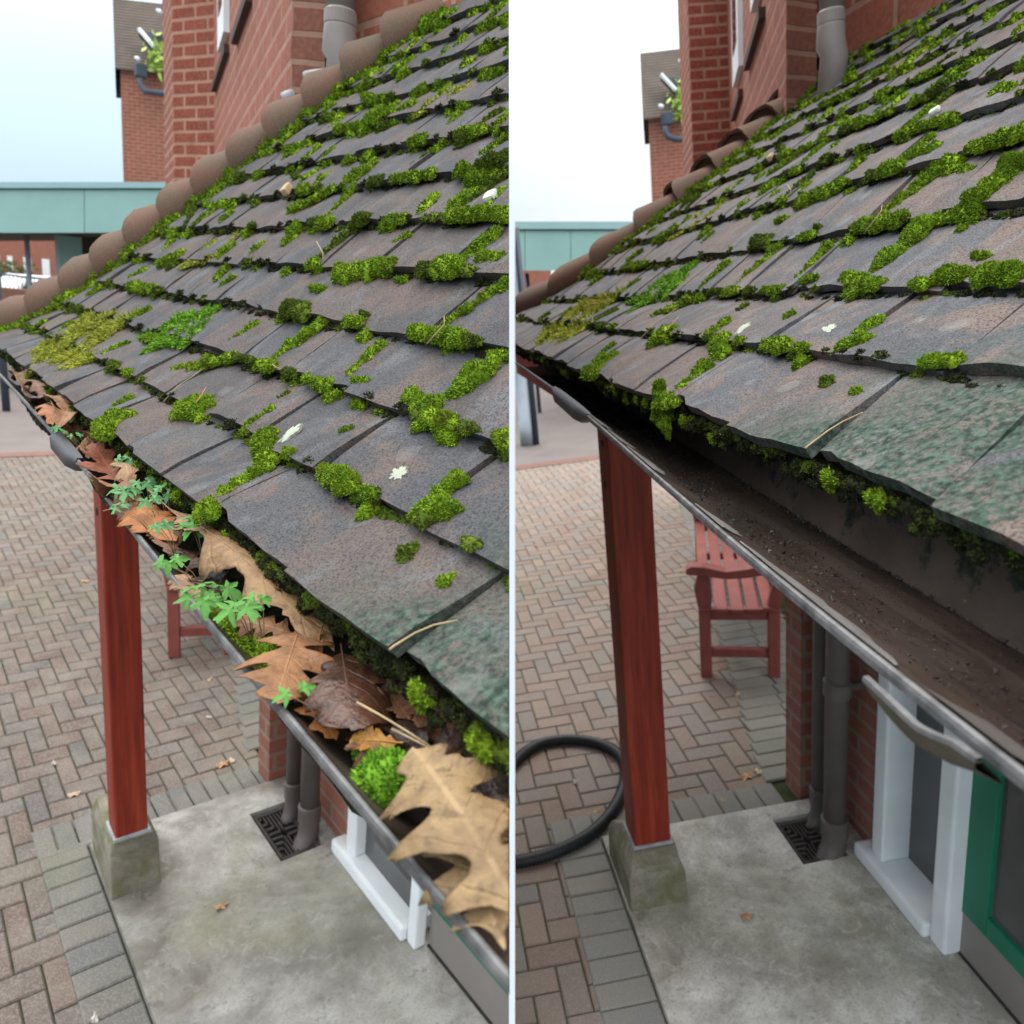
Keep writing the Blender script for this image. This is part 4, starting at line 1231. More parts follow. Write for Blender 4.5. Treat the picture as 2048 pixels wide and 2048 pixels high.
    for (xa, xb, ybot) in K['wins']:
        p, q = on_wall(xa, ybot), on_wall(xb, ybot)
        mb = MB(); c = (p + q) / 2; zz = p[2]
        mb.obox((c[0], c[1], zz + 1.2), wd, wn_, (0, 0, 1), np.linalg.norm(hv(q - p)) / 2, .03, 1.2)
        w = obj('window', mb, WHITE, P, T)
        mb = MB(); c2 = c + wn_ * .022; mb.obox((c2[0], c2[1], zz + 1.2), wd, wn_, (0, 0, 1), np.linalg.norm(hv(q - p)) / 2 * .55, .012, 1.05)
        obj('pane', mb, GLASS, P, w)
    # grey soil pipe in front of the side wall
    px, py, wpx, t = K['soil']
    r_ = wpx / 2 / FPX * t
    c = P.at(px, py, t)
    T = thing(P, 'soil_pipe', 'fat grey plastic pipe with a bend dropping onto the hip, %s' % word, 'pipe', c - np.array([0, 0, .3]))
    mb = MB(); mb.tube([c, c + np.array([0, 0, 1.6])], r_ * .93, 24); obj('pipe', mb, SOIL, P, T, smooth=True)
    for zz in (.03, .22):
      mb = MB(); mb.tube([c + np.array([0, 0, zz - .025]), c + np.array([0, 0, zz - .02]), c + np.array([0, 0, zz + .012]), c + np.array([0, 0, zz + .018])], [r_ * .93, r_ * 1.06, r_ * 1.06, r_ * .93], 24)
      obj('collar', mb, SOIL, P, T)
    rt = unit(P.ray(px + 300, py) - P.ray(px - 300, py))
    mb = MB(); mb.tube([c + np.array([0, 0, .02]), c, c + np.array([0, 0, -.05]), c + np.array([0, 0, -.08]) + rt * r_ * .3, c + np.array([0, 0, -.30]) - rt * r_ * .3], [r_, r_ * 1.05, r_ * 1.12, r_ * 1.08, r_ * .9], 24); obj('bend', mb, SOIL, P, T, smooth=True)
    for i, (xa, ya, xb, yb, wp, tt) in enumerate(K['stubs']):
        a, b = P.at(xa, ya, tt), P.at(xb, yb, tt)
        mb = MB(); rr = wp / 2 / FPX * tt; mb.tube([a, a + (b - a) * .08, a + (b - a) * .5, b], [rr * .8, rr, rr * 1.02, rr * .9], 14)
        tag(obj('lead_roll', mb, LEAD, P, smooth=True), ['pale lead flashing roll below the fat grey pipe, %s', 'dark grey lead roll lower down against the receding brick wall, %s'][i] % word, 'flashing')
    # far house
    t = K['house_t']; (hx0, hx1, hyt, hye, hyb) = K['house']
    a, b = P.at(hx0 + 6, hye, t), P.at(hx1, hye, t); ze = a[2]
    T = thing(P, 'far_house', 'far red brick house with weathered tiled roof beyond the canopy, %s' % word, 'house', hv((a + b) / 2))
    b = hv(a) + unit(hv(b - a)) * np.linalg.norm(hv(b - a)) * 1.5
    rdir = unit(hv(P.ray(hx0, 200))); mb = MB(); poly_walls(mb, [hv(a), hv(b), hv(b) + rdir * 5, hv(a) + rdir * 5], 0, ze); obj('wall', mb, BRICKF, P, T, normals=False)
    nrm = rdir; d = unit(hv(b - a)); L = np.linalg.norm(hv(b) - hv(a))
    zr = P.at(hx0, hyt, t + 1.2)[2]
    mb = MB(); e0 = hv(a) - d * .12 - nrm * .15; e1 = hv(b) + d * .1 - nrm * .15
    r0 = e0 + nrm * 1.6; r1 = e1 + nrm * 1.6
    z0 = ze - .04
    pr = [(*e0[:2], z0), (*e1[:2], z0), (*r1[:2], zr), (*r0[:2], zr)]
    Hs = math.hypot(1.6, zr - z0)
    mb.add(pr, [(0, 1, 2, 3)], [[(0, 0), (L, 0), (L, Hs), (0, Hs)]])
    bk = [(*(r0 + nrm * 1.6)[:2], z0), (*(r1 + nrm * 1.6)[:2], z0)]
    mb.add([pr[3], pr[2], bk[1], bk[0]], [(0, 1, 2, 3)], [[(0, 0), (L, 0), (L, Hs), (0, Hs)]])
    mb.add([pr[0], pr[3], bk[0]], [(0, 1, 2)], [[(0, 0), (1, 1), (2, 0)]])
    obj('roof', mb, mat('far_roof_tiles', m_farroof), P, T, normals=False)
    # dormer-like dark lower roof with a white barge board
    (dx0, dy0), (dx1, dy1), (dx2, dy2) = K['dormer']
    q = [P.at(x, y, t - .35) for x, y in ((dx0, dy0), (dx1, dy1), (dx2, dy2))]
    q2 = [p + nrm * .5 for p in q]
    mb = MB(); mb.add([*q, *q2], [(0, 1, 2), (3, 5, 4), (0, 3, 4, 1), (1, 4, 5, 2), (2, 5, 3, 0)]); obj('dormer_roof', mb, mat('slate', m_plain, (.06, .065, .075), .6, .2, 4, 0), P, T)
    mb = MB(); mb.tube([q[0] - nrm * .05, q[1] - nrm * .05], .045, 6); obj('barge_board', mb, WHITE, P, T)
    mb = MB()
    x, y = K['hopper']; hp = P.at(x, y, t - .25); s = 10 / FPX * t
    mb.box(hp[0] - s, hp[0] + s, hp[1] - s, hp[1] + s, hp[2] - s * 1.1, hp[2] + s * 1.1, top=-.0)
    obj('rain_hopper', mb, NAVY, P, T, bevel=.02)
    pts = [P.at(px_, py_, t - .25) for px_, py_ in K['hpipe']]
    mb = MB(); mb.tube(pts, 5.5 / FPX * t, 10); obj('downpipe', mb, NAVY, P, T, smooth=True)
    for px_, py_ in K['lamps']:
        mb = MB(); c = P.at(px_, py_, t - .4); s = 4 / FPX * t
        mb.tube([c - d * s * 1.2 + np.array([0, 0, s * .5]), c, c + d * s + np.array([0, 0, -s * .6])], [s * .5, s, s * .8], 10)
        obj('security_lamp', mb, WHITE, P, T, smooth=True)
    # plant rooted in the wall
    rs = np.random.RandomState(4); mb = MB(); x, y = K['bud']; c0 = P.at(x, y, t - .3)
    for i in range(90):
        c = c0 + rs.randn(3) * np.array([.10, .06, .20]) * (t / 16)
        u_ = unit(rs.randn(3)); w_ = unit(np.cross(u_, rs.randn(3))); s = .11 * (t / 16)
        mb.add([c - u_ * s, c + w_ * s * .4, c + u_ * s, c - w_ * s * .4], [(0, 1, 2, 3)])
    tag(obj('wall_shrub', mb, mat('lime_leaf', m_green, (.34, .46, .10)), P, normals=False), 'lime green shrub sprouting from the far house wall, %s' % word, 'shrub')

# ---- leaf-filled plot
wl = 'beside the leaf-filled gutter'
wr = 'beside the cleaned gutter'
def S2(z): return lambda x, y: PL.z(x, y, z)
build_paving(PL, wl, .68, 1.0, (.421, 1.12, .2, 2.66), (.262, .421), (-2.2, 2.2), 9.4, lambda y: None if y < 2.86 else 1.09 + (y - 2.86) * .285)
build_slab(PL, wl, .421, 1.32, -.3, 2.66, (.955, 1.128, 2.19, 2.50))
hzL = PL.x(230.5, 1689, .428)[2]
pc, pl_, pr_ = PL.z(231.6, 1684, hzL), PL.z(218, 1649, hzL), PL.z(297, 1662.6, hzL)
build_post(PL, wl, (.421, .579, 2.313, 2.60, ), (), 0) if False else None
build_post(PL, wl, (.421, .579, 2.313, 2.60, hzL), (pc[0], pr_[0], pc[1], pl_[1]), 1.93)
bw_ = thing(PL, 'brick_wall', 'porch side wall of red brick with a projecting pier, %s' % wl, 'wall', (1.3, 2.5, 0))
mb = MB(); mb.box(1.10, 1.60, 2.665, 2.78, -.02, 1.86); obj('pier', mb, BRICKD, PL, bw_)
mb = MB(); mb.box(1.185, 1.40, 2.03, 2.664, -.02, 1.9); obj('wall', mb, BRICKD, PL, bw_)
mb = MB(); mb.box(2.2, 2.4, 2.93, 7.0, -.02, 2.0); obj('rear_wall', mb, BRICKD, PL, bw_)
a, b = PL.z(585, 1633, 0), PL.z(617, 1681, 0)
build_pipe(PL, (a[0], a[1], -.03), .029, 1.75, 'slim brown downpipe, the farther of the pair, %s' % wl, 1.185)
build_pipe(PL, (b[0], b[1], -.03), .036, 1.75, 'stout brown downpipe, the nearer of the pair, %s' % wl, 1.185, 1.0)
m1 = [PL.z(*p, .086) for p in ((687, 1695), (709, 1716), (738, 1701))]
m2 = [PL.z(*p, .028) for p in ((809.4, 1884), (828, 1903), (850.6, 1890.6))]
print('L mull', m1, m2)
build_window(PL, wl, 1.15, 0, m1[0][1] + .07, 1.72, 1.128, (m1[1][1], m1[0][1], m1[1][0], m1[2][0]), (m2[1][1], m2[0][1], m2[1][0], m2[2][0]), m1[2][0] - .02)
kt = PL.x(864, 1808, m2[2][0] + .012)
build_door(PL, wl, m2[2][0] + .008, .45, m2[1][1] - .006, kt[2], 1.66, .075)
build_bench(PL, 1.07, 1.42, 4.02, 5.5, 'red painted slatted bench, only its end showing under the leaf-filled gutter')
far_things(PL, wl, dict(cz=1.25, can_top=((9, 364), (335, 364)), can_bot=(465, 376), can_t=12, can_posts=((56, 9, STEEL, True, 1.0), (138, 40, TEAL, False, 1.2), (190, 50, SOFFIT, False, 2.0), (235, 50, SOFFIT, False, 2.0)),
    wx=(345, 428, 580, 650), t=(2.24, 4.9), bh=.075, sills=((432, 173, 459, 104), (474, 70, 505, 8)), wins=((446, 459, 107),), soil=(680, 60, 61, 2.05),
    stubs=((608, 155, 664, 146, 22, 2.1), (566, 200, 590, 190, 26, 2.2)), house=(235, 330, 10, 137, 355), house_t=16, dormer=((278, 60), (308, 95), (332, 70)), hopper=(281, 142),
    hpipe=((281, 150), (282, 170), (290, 183), (310, 185), (332, 188)), lamps=((275, 117), (318, 22)), bud=(315, 112)))
# small far things seen under the teal canopy
def under_canopy(P, word, K):
    for (x0, x1, yt, yb, t, lab) in K['houses']:
        a, b = P.at(x0, yb, t), P.at(x1, yb, t); zt = P.at(x0, yt, t)[2]
        T = thing(P, 'distant_building', lab, 'building', hv((a + b) / 2))
        mb = MB(); nrm = vbox(P, mb, a, b, 4, 0, zt); obj('wall', mb, BRICKF, P, T, normals=False)
        mb = MB(); a_, b_ = hv(a), hv(b)
        for k in range(3):
            q0 = a_ + (b_ - a_) * (k + .25) / 3 - nrm * .03; q1 = a_ + (b_ - a_) * (k + .65) / 3 - nrm * .03
            m_ = MB(); vbox(P, m_, q0, q1, .025, 1.0, 2.2); obj('window', m_, WHITE, P, T)
    for i, (x, y, t, ang, lab, col) in enumerate(K['cars']):
        c = hv(P.at(x, y, t)); T = thing(P, 'parked_car', lab, 'car', c)
        ca, sa = math.cos(ang), math.sin(ang)
        def pt(u, v, z): return np.array([c[0] + u * ca - v * sa, c[1] + u * sa + v * ca, z])
        prof = [(-2.0, .35), (-2.05, .75), (-1.5, .9), (-1.0, 1.42), (.6, 1.45), (1.3, .95), (2.0, .82), (2.1, .4)]
        mb = MB(); mb.prism([pt(u, -.8, z) for u, z in prof], (0, 0, 0), pt(0, .8, 0) - pt(0, -.8, 0)); obj('body', mb, col, P, T, bevel=.08)
        mb = MB(); mb.prism([pt(u, -.82, z) for u, z in [(-1.25, .98), (-.92, 1.34), (.52, 1.37), (1.05, .98)]], (0, 0, 0), pt(0, .82, 0) - pt(0, -.82, 0)); obj('window', mb, GLASS, P, T)
        for u in (-1.3, 1.3):
            for v in (-.72, .72):
                mb = MB(); mb.tube([pt(u, v - .11, .33), pt(u, v + .11, .33)], .33, 16); obj('wheel', mb, BLACK, P, T)
    x0, x1, yt, yb, t = K['railing']
    a, b = hv(P.at(x0, yb, t)), hv(P.at(x1, yb, t)); zt = P.at(x0, yt, t)[2]
    T = thing(P, 'metal_railing', 'dark upright bar railing in front of the parked cars, %s' % word, 'railing', (a + b) / 2)
    n = int(np.linalg.norm(b - a) / .12)
    mb = MB()
    for k in range(n): 
        q = a + (b - a) * k / n; mb.box(q[0] - .012, q[0] + .012, q[1] - .012, q[1] + .012, .0, zt)
    stuff(obj('bars', mb, NAVY, P, T))
    mb = MB(); mb.tube([a + np.array([0, 0, zt]), b + np.array([0, 0, zt])], .03, 6); obj('rail', mb, NAVY, P, T); mb = MB(); mb.tube([a + np.array([0, 0, .15]), b + np.array([0, 0, .15])], .03, 6); obj('rail', mb, NAVY, P, T)
    if 'lowwall' in K:
        x0, x1, yt, yb, t = K['lowwall']
        a, b = hv(P.at(x0, yb, t)), hv(P.at(x1, yb, t)); zt = P.at(x0, yt, t)[2]
        mb = MB(); vbox(P, mb, a, b, .25, -.02, max(.3, zt)); tag(obj('low_wall', mb, BRICKD, P, normals=False), 'low red brick wall under the canopy, %s' % word, 'wall')
    if 'hedge' in K:
        x0, x1, yt, yb, t = K['hedge']; rs = np.random.RandomState(8); mb = MB()
        a, b = P.at(x0, yb, t), P.at(x1, yb, t); zt = P.at(x0, yt, t)[2]
        for i in range(900):
            f = rs.rand(); c = hv(a) + hv(b - a) * f + np.array([rs.uniform(-.4, .4), rs.uniform(-.4, .4), rs.uniform(.05, zt) * (1 - .15 * rs.rand())])
            u_ = unit(rs.randn(3)); w_ = unit(np.cross(u_, rs.randn(3))); s = .11
            mb.add([c - u_ * s, c + w_ * s * .5, c + u_ * s, c - w_ * s * .5], [(0, 1, 2, 3)])
        tag(obj('hedge', mb, mat('hedge_leaf', m_green, (.07, .10, .035)), P, normals=False), 'clipped hedge behind the railing under the canopy, %s' % word, 'hedge')
WCAR = mat('white_car_paint', m_plain, (.7, .72, .74), .25, .03, 2, 0)
under_canopy(PL, wl, dict(houses=((-40, 36, 400, 545, 45, 'distant brick house with pale windows at the far left edge under the canopy'), (40, 150, 440, 545, 38, 'distant orange brick block behind the white cars under the canopy')),
    cars=((88, 545, 26, .3, 'white car parked under the canopy left of the teal column, nearer of two', WCAR), (75, 535, 33, .2, 'white car parked farther back behind the railing under the canopy', WCAR)),
    railing=(-30, 120, 545, 580, 22), lowwall=(-40, 55, 570, 592, 17), hedge=(-30, 60, 515, 545, 36)))
p = PL.z(13, 836 - 14, 0); mb = MB(); mb.tube([(p[0], p[1], 0), (p[0], p[1], 2.6)], .05, 16)
T = tag(obj('steel_post', mb, NAVY, PL, smooth=True), 'dark blue steel post at the far end of the leaf-filled gutter', 'post')
build_roof(PL, 'leaf-filled')
build_moss(PL, wl, 'above the leaf-filled gutter')
lichen(PL, (1100, 1640), .0065, .017, 'pale streak of lichen on a tile above the leaf-filled gutter', 3, False, 0)
lichen(PL, (1510, 1792), .0085, .0075, 'white star of lichen on a dark tile above the leaf-filled gutter', 4, True, 0)
gL, GI = build_gutter(PL, 'choked with leaves, moss and seedlings', [(11, 758), (95, 850), (180, 943), (270, 1066), (380, 1196), (493, 1326), (600, 1458), (689, 1570), (795, 1692), (900, 1822), (1012, 1951)], .050, None, .058)
ZL = GI['zl']
def soil_bed():
    mb = MB(); rs = np.random.RandomState(6); secs = []
    for y in np.arange(-.1, 2.4, .02):
        x = GI['X'](y); W = GI['W'](y)
        secs.append([np.array([x + W * f, y, ZL - .040 + .010 * math.sin(9 * y + 4 * f) + rs.uniform(-.004, .004) - .02 * (1 - f) ** 2]) for f in np.linspace(.22, 1.02, 9)])
    mb.loft(secs); stuff(tag(obj('gutter_silt', mb, GRIME, PL, smooth=False), 'black wet leaf mould filling the bottom of the leaf-filled gutter', 'silt'))
soil_bed()
# joint cover towards the far end
def joint(P, GI_, px, word, ln=.16):
    c = P.z(*px, GI_['zl']); y = c[1]
    mb = MB(); secs = []
    for q in np.linspace(-1, 1, 15):
        yy = y + ln / 2 * q; k = max(0., 1 - abs(q)) ; e = min(1, k * 2.6)
        x = GI_['X'](yy); z = GI_['zl']
        secs.append([np.array(t_) for t_ in ((x + .006, yy, z + .003 + .002 * e), (x - .002 - .007 * e, yy, z + .003 + .002 * e), (x - .004 - .009 * e, yy, z - .003), (x - .003 - .009 * e, yy, z - .012 * e - .006), (x + .002, yy, z - .019 * e - .008), (x + .010, yy, z - .02 * e - .008))])
    mb.loft(secs)
    T = bpy.data.objects[[o for o in bpy.data.objects if o.name.startswith('gutter') and o.type == 'EMPTY' and PLOT_OF[o.name] is P][0].name]
    obj('joint_clip', mb, NAVY if word == 'navy' else mat('joint_dark', m_plain, (.05, .05, .055), .5, .2, 20, .1), P, T, smooth=True)
joint(PL, GI, (128, 890), 'dark', .22)

TAN = leafmat('leaf_tan', (0.216, 0.129, 0.059), (0.134, 0.067, 0.028), .3)
TAN2 = leafmat('leaf_pale_tan', (0.214, 0.143, 0.069), (0.143, 0.086, 0.038), .5)
RUST = leafmat('leaf_rust', (0.202, 0.095, 0.039), (0.134, 0.054, 0.020), .25)
ORNG = leafmat('leaf_orange', (0.264, 0.096, 0.020), (0.165, 0.050, 0.010), .2)
REDL = leafmat('leaf_red', (0.178, 0.048, 0.017), (0.099, 0.023, 0.009), .2)
DARK = leafmat('leaf_dark_brown', (0.069, 0.030, 0.017), (0.026, 0.012, 0.008), .5, .3)
WET = leafmat('leaf_wet', (0.033, 0.017, 0.011), (0.013, 0.007, 0.005), .5, .22)
GOLD = leafmat('leaf_gold', (0.330, 0.158, 0.030), (0.198, 0.079, 0.013), .5, .4)
BRN = leafmat('leaf_brown', (0.145, 0.066, 0.030), (0.079, 0.033, 0.015), .3)
h0 = ZL - .004
def leaf(*a, **k): return build_leaf(PL, *a, **k)
leaf((338, 1018), (668, 1302), h0 + .026, h0 + .010, .032, OAK, TAN, 'long tan oak leaf arching along the gutter with a thick pale midrib', curl=-.30, arch=.05, tilt=.45, seed=1, stem=.18, sweep=.5)
leaf((600, 1256), (553, 1408), h0 + .012, h0 + .012, .040, OAK, RUST, 'broad rust brown oak leaf with pointed lobes lying across the gutter lip', curl=-.12, arch=.03, tilt=.5, seed=2, sweep=.25, stem=.1)
leaf((590, 1270), (470, 1240), h0 + .002, h0 + .008, .020, OAK, RUST, 'rust brown oak lobe curling from under the broad rust leaf', curl=-.2, arch=.05, tilt=.4, seed=12, stem=.0)
leaf((684, 1305), (704, 1462), h0 + .012, h0 + .012, .027, ROUND, DARK, 'dark wet rounded oak leaf with mottled blotches', curl=-.22, arch=.05, tilt=.5, seed=3, sweep=.15, stem=.12)
leaf((600, 1372), (672, 1480), h0 - .002, h0 - .004, .013, OAK, ORNG, 'narrow orange leaf half hidden below the dark rounded leaf', curl=.1, arch=.02, tilt=.5, seed=4, stem=0)
leaf((795, 1486), (699, 1480), h0 + .004, h0 + .004, .0085, ROUND, GOLD, 'small golden oak leaf beside the bright moss mound', curl=.25, arch=.04, tilt=.55, seed=5, sweep=.2, stem=.12)
leaf((1075, 1880), (826, 1493), h0 + .014, h0 + .024, .040, OAK, TAN2, 'huge pale tan oak leaf in the near end of the gutter', curl=-.30, arch=.06, tilt=.6, seed=6, sweep=.3, stem=0)
leaf((1010, 1900), (905, 1640), h0 + .006, h0 + .010, .028, OAK, TAN2, 'second pale tan leaf lapping the lip under the huge tan leaf', curl=-.3, arch=.05, tilt=.55, seed=61, stem=0)
FILL = [((352, 1118), (318, 1070), BRN, .014, 'brown leaf wedged under the bright orange leaf'), ((405, 1140), (360, 1098), DARK, .015, 'dark leaf under the stalk of the long tan leaf'), ((455, 1190), (405, 1150), WET, .016, 'wet black leaf below the long tan leaf'), ((530, 1230), (480, 1195), WET, .014, 'wet leaf in shade between long tan leaf and tiles'),
    ((640, 1330), (590, 1290), ORNG, .015, 'orange leaf showing through a gap in the rust leaf'), ((735, 1400), (672, 1345), RUST, .016, 'rust leaf edge right of the dark rounded leaf'), ((800, 1430), (745, 1390), DARK, .016, 'dark leaf behind the pine needles'), ((850, 1500), (795, 1440), WET, .015, 'wet leaf at the foot of the pine needles'),
    ((905, 1570), (850, 1510), DARK, .018, 'dark brown leaf right of the bright moss mound'), ((960, 1640), (905, 1570), WET, .020, 'large wet leaf by the back wall behind the huge tan leaf'), ((1005, 1700), (950, 1640), BRN, .018, 'brown leaf at the near right end of the gutter'), ((290, 1055), (240, 1000), BRN, .014, 'brown leaf along the lip left of the orange leaf'), ((210, 940), (180, 905), DARK, .013, 'dark leaf below the red oak leaf'), ((770, 1530), (715, 1475), BRN, .013, 'brown leaf lying under the small golden leaf')]
for i, (b_, t_, m_, w_, lab) in enumerate(FILL):
    leaf(b_, t_, h0 - .004 + .003 * (i % 3), h0 + .002 * (i % 4), w_ * 1.15, [ROUND, OAK, ROUND, PLAIN][i % 4], m_, lab, curl=[.5, -.45, .3, -.6][i % 4], arch=.10, tilt=.45, twist=[.5, -.6, .2][i % 3], seed=200 + i, stem=0)
leaf((352, 1082), (268, 1012), h0 + .008, h0 + .014, .026, ROUND, ORNG, 'bright orange leaf lying under the long tan leaf', curl=-.15, arch=.03, tilt=.5, seed=7, stem=0)
leaf((246, 968), (186, 884), h0 + .004, h0 + .030, .032, OAK, REDL, 'dark red oak leaf with long upright lobes near the gutter joint', curl=.35, arch=-.05, tilt=.6, seed=8, sweep=.7, stem=.1)
leaf((930, 1600), (1010, 1668), h0 + .002, h0 + .004, .022, PLAIN, WET, 'black-brown wet leaf under the huge tan leaf', curl=-.2, arch=.05, tilt=.4, seed=9, stem=0)
leaf((870, 1545), (1000, 1610), h0 + .004, h0 + .002, .014, PLAIN, WET, 'smooth wet brown leaf against the back wall of the gutter', curl=-.1, arch=.05, tilt=.6, seed=10, stem=0)
leaf((815, 1372), (895, 1480), h0 + .010, h0 + .002, .012, ROUND, BRN, 'brown leaf standing against the mossy back wall', curl=.1, arch=.03, tilt=.85, seed=11, stem=0)
leaf((745, 1345), (820, 1440), h0 + .006, h0 + .002, .017, OAK, BRN, 'brown leaf curled behind the dark rounded leaf', curl=.5, arch=.03, tilt=.45, seed=13, stem=0)
leaf((690, 1480), (790, 1430), h0 - .006, h0 - .004, .016, OAK, DARK, 'dark leaf flattened beneath the pine needles', curl=-.1, arch=.02, tilt=.4, seed=14, stem=0)
leaf((480, 1150), (560, 1130), h0 - .002, h0 + .006, .014, ROUND, DARK, 'deep brown leaf in the shade under the tiles by the long tan leaf', curl=.2, arch=.05, tilt=.5, seed=15, stem=0)
leaf((420, 1215), (350, 1150), h0 + .0, h0 + .004, .014, ROUND, TAN, 'crumpled tan leaf below the long tan leaf beside the lip', curl=-.4, arch=.06, tilt=.4, seed=16, stem=0)
FARLEAF = [((30, 762), (55, 778), TAN, 'pale curled leaf at the far end of the gutter'), ((60, 780), (88, 800), BRN, 'brown curled leaf near the far end of the gutter'), ((78, 812), (58, 795), DARK, 'dark rolled leaf behind the far seedlings'), ((100, 790), (80, 770), RUST, 'rusty leaf scrap against the tiles at the far end'),
    ((85, 830), (105, 852), ORNG, 'thin orange leaf edge standing by the lip below the seedlings'), ((150, 845), (115, 858), RUST, 'rusty leaf among the middle seedlings'), ((130, 872), (165, 850), BRN, 'folded brown leaf beside the yellow-green moss lump'), ((200, 885), (168, 862), BRN, 'large crumpled brown leaf above the gutter joint'),
    ((182, 880), (205, 850), TAN, 'tan leaf folded upright below the forked moss cushion'), ((170, 912), (205, 905), TAN, 'pale twisted leaf scrap next to the red leaf'), ((150, 905), (175, 885), RUST, 'rust leaf curl above the joint clip'), ((222, 990), (262, 975), RUST, 'rust leaf under the middle seedlings'),
    ((225, 1018), (285, 1000), TAN, 'light brown leaf sheltering under the seedlings'), ((245, 940), (262, 975), TAN, 'pale leaf blade standing by the tiles'), ((110, 818), (140, 835), RUST, 'rust leaf between the far seedlings'), ((55, 760), (72, 770), BRN, 'small brown leaf scrap in the far moss')]
for i, (b_, t_, m_, lab) in enumerate(FARLEAF):
    leaf(b_, t_, h0 + (.004 if i % 2 else .0), h0 + .012 + .008 * (i % 3), .016 + .004 * (i % 3), [ROUND, OAK, PLAIN][i % 3], m_, lab, curl=[.6, -.5, .4][i % 3], arch=.12, tilt=.45, twist=[.6, -.8, .3][i % 3], seed=30 + i, stem=0 if i % 2 else .3)
SEED = [((96, 808), .016, 3, 'seedling tuft nearest the far end of the gutter'), ((122, 806), .017, 3, 'seedling above the brown leaves close to the far end'), ((150, 832), .018, 4, 'pale green seedling in the middle of the far cluster'), ((140, 815), .015, 3, 'seedling against the tiles in the far cluster'), ((116, 856), .015, 3, 'low seedling leaning over the lip before the joint'),
    ((150, 868), .012, 2, 'tiny seedling above the crumpled brown leaf'), ((252, 920), .022, 5, 'tall seedling standing by the red leaf'), ((250, 978), .021, 4, 'seedling above the red post'), ((290, 962), .020, 4, 'seedling rising between the post and the tiles'), ((300, 1000), .017, 3, 'seedling on the brown leaf right of the post'),
    ((328, 985), .019, 4, 'seedling close to the eaves right of the post'), ((236, 1017), .013, 3, 'small seedling hanging over the lip at the post'), ((322, 1052), .015, 3, 'seedling at the base of the long tan leaf'), ((395, 1050), .024, 5, 'big seedling leaning over the stalk of the long tan leaf'), ((336, 1120), .019, 3, 'dark seedling drooping over the lip above the bench'),
    ((402, 1188), .021, 4, 'seedling in front of the long tan leaf'), ((436, 1180), .021, 5, 'bright seedling beside the bench end'), ((482, 1212), .022, 4, 'seedling between the long tan leaf and the rust leaf'), ((515, 1200), .014, 3, 'little seedling tucked under the long tan leaf'), ((588, 1378), .013, 2, 'single seedling poking out over the rust leaf')]
for i, (px, s, n, lab) in enumerate(SEED):
    build_seedling(PL, px, ZL + .030, lab, s * .72, n, 50 + i, 0 if i < 13 else 1)
def gutter_moss(px, L, W_, H_, m, lab, seed, ts, z=None, n=1, ang=(0, 1, 0)):
    mb = MB(); rs = np.random.RandomState(seed)
    c = PL.z(*px, ZL - .012 if z is None else z); d = unit(np.array(ang, float)); w = np.array([d[1], -d[0], 0])
    for k in range(n):
        o_ = (d * rs.uniform(-L, L) + w * rs.uniform(-W_, W_)) if n > 1 else 0
        s = .6 if n > 1 else 1
        moss_clump(mb, c + o_, d, w, np.array([0, 0, 1.]), L * s, W_ * s, H_, seed + k, ts, 1.15)
    return tag(obj('moss_mound', mb, m, PL, normals=False), lab, 'moss')
gutter_moss((776, 1556), .030, .020, .018, MOSSB, 'bright green moss mound swelling over the gutter lip', 71, .0042)
gutter_moss((478, 1262), .070, .012, .012, MOSS, 'dark green moss bed along the lip in front of the bench', 72, .0040, n=7)
gutter_moss((128, 882), .030, .016, .014, MOSSY, 'yellow-green moss lump sitting on the gutter joint', 73, .0044)
gutter_moss((60, 745), .10, .014, .014, MOSSD, 'moss hanging under the tiles at the far end of the gutter', 74, .005, n=6)
needle = lambda *pp, z=.012: [PL.z(x, y, ZL + z + dz) for x, y, dz in pp]
twig(PL, needle((714, 1405, .006), (760, 1430, .006), (810, 1460, .004), (866, 1496, 0)), .0009, 'longer of two straw coloured pine needles across the dark leaves', name='pine_needle', cat='pine needle')
twig(PL, needle((784, 1458, .0), (820, 1476, .002), (872, 1502, 0)), .0008, 'shorter pine needle lying against the longer one', name='pine_needle', cat='pine needle')
def roof_twig(P, PS, quad, pts, rad, lab, lift=.006, col=(.36, .27, .15)):
    q = []
    for x, y in pts:
        A = PS.inv(quad[0] + x * S_, quad[1] + y * S_)
        if A is None: continue
        d, nn = P.frame(A[2]); q.append(P.surf(A[1], A[2]) + nn * lift)
    if len(q) > 1: twig(P, q, rad, lab, col)
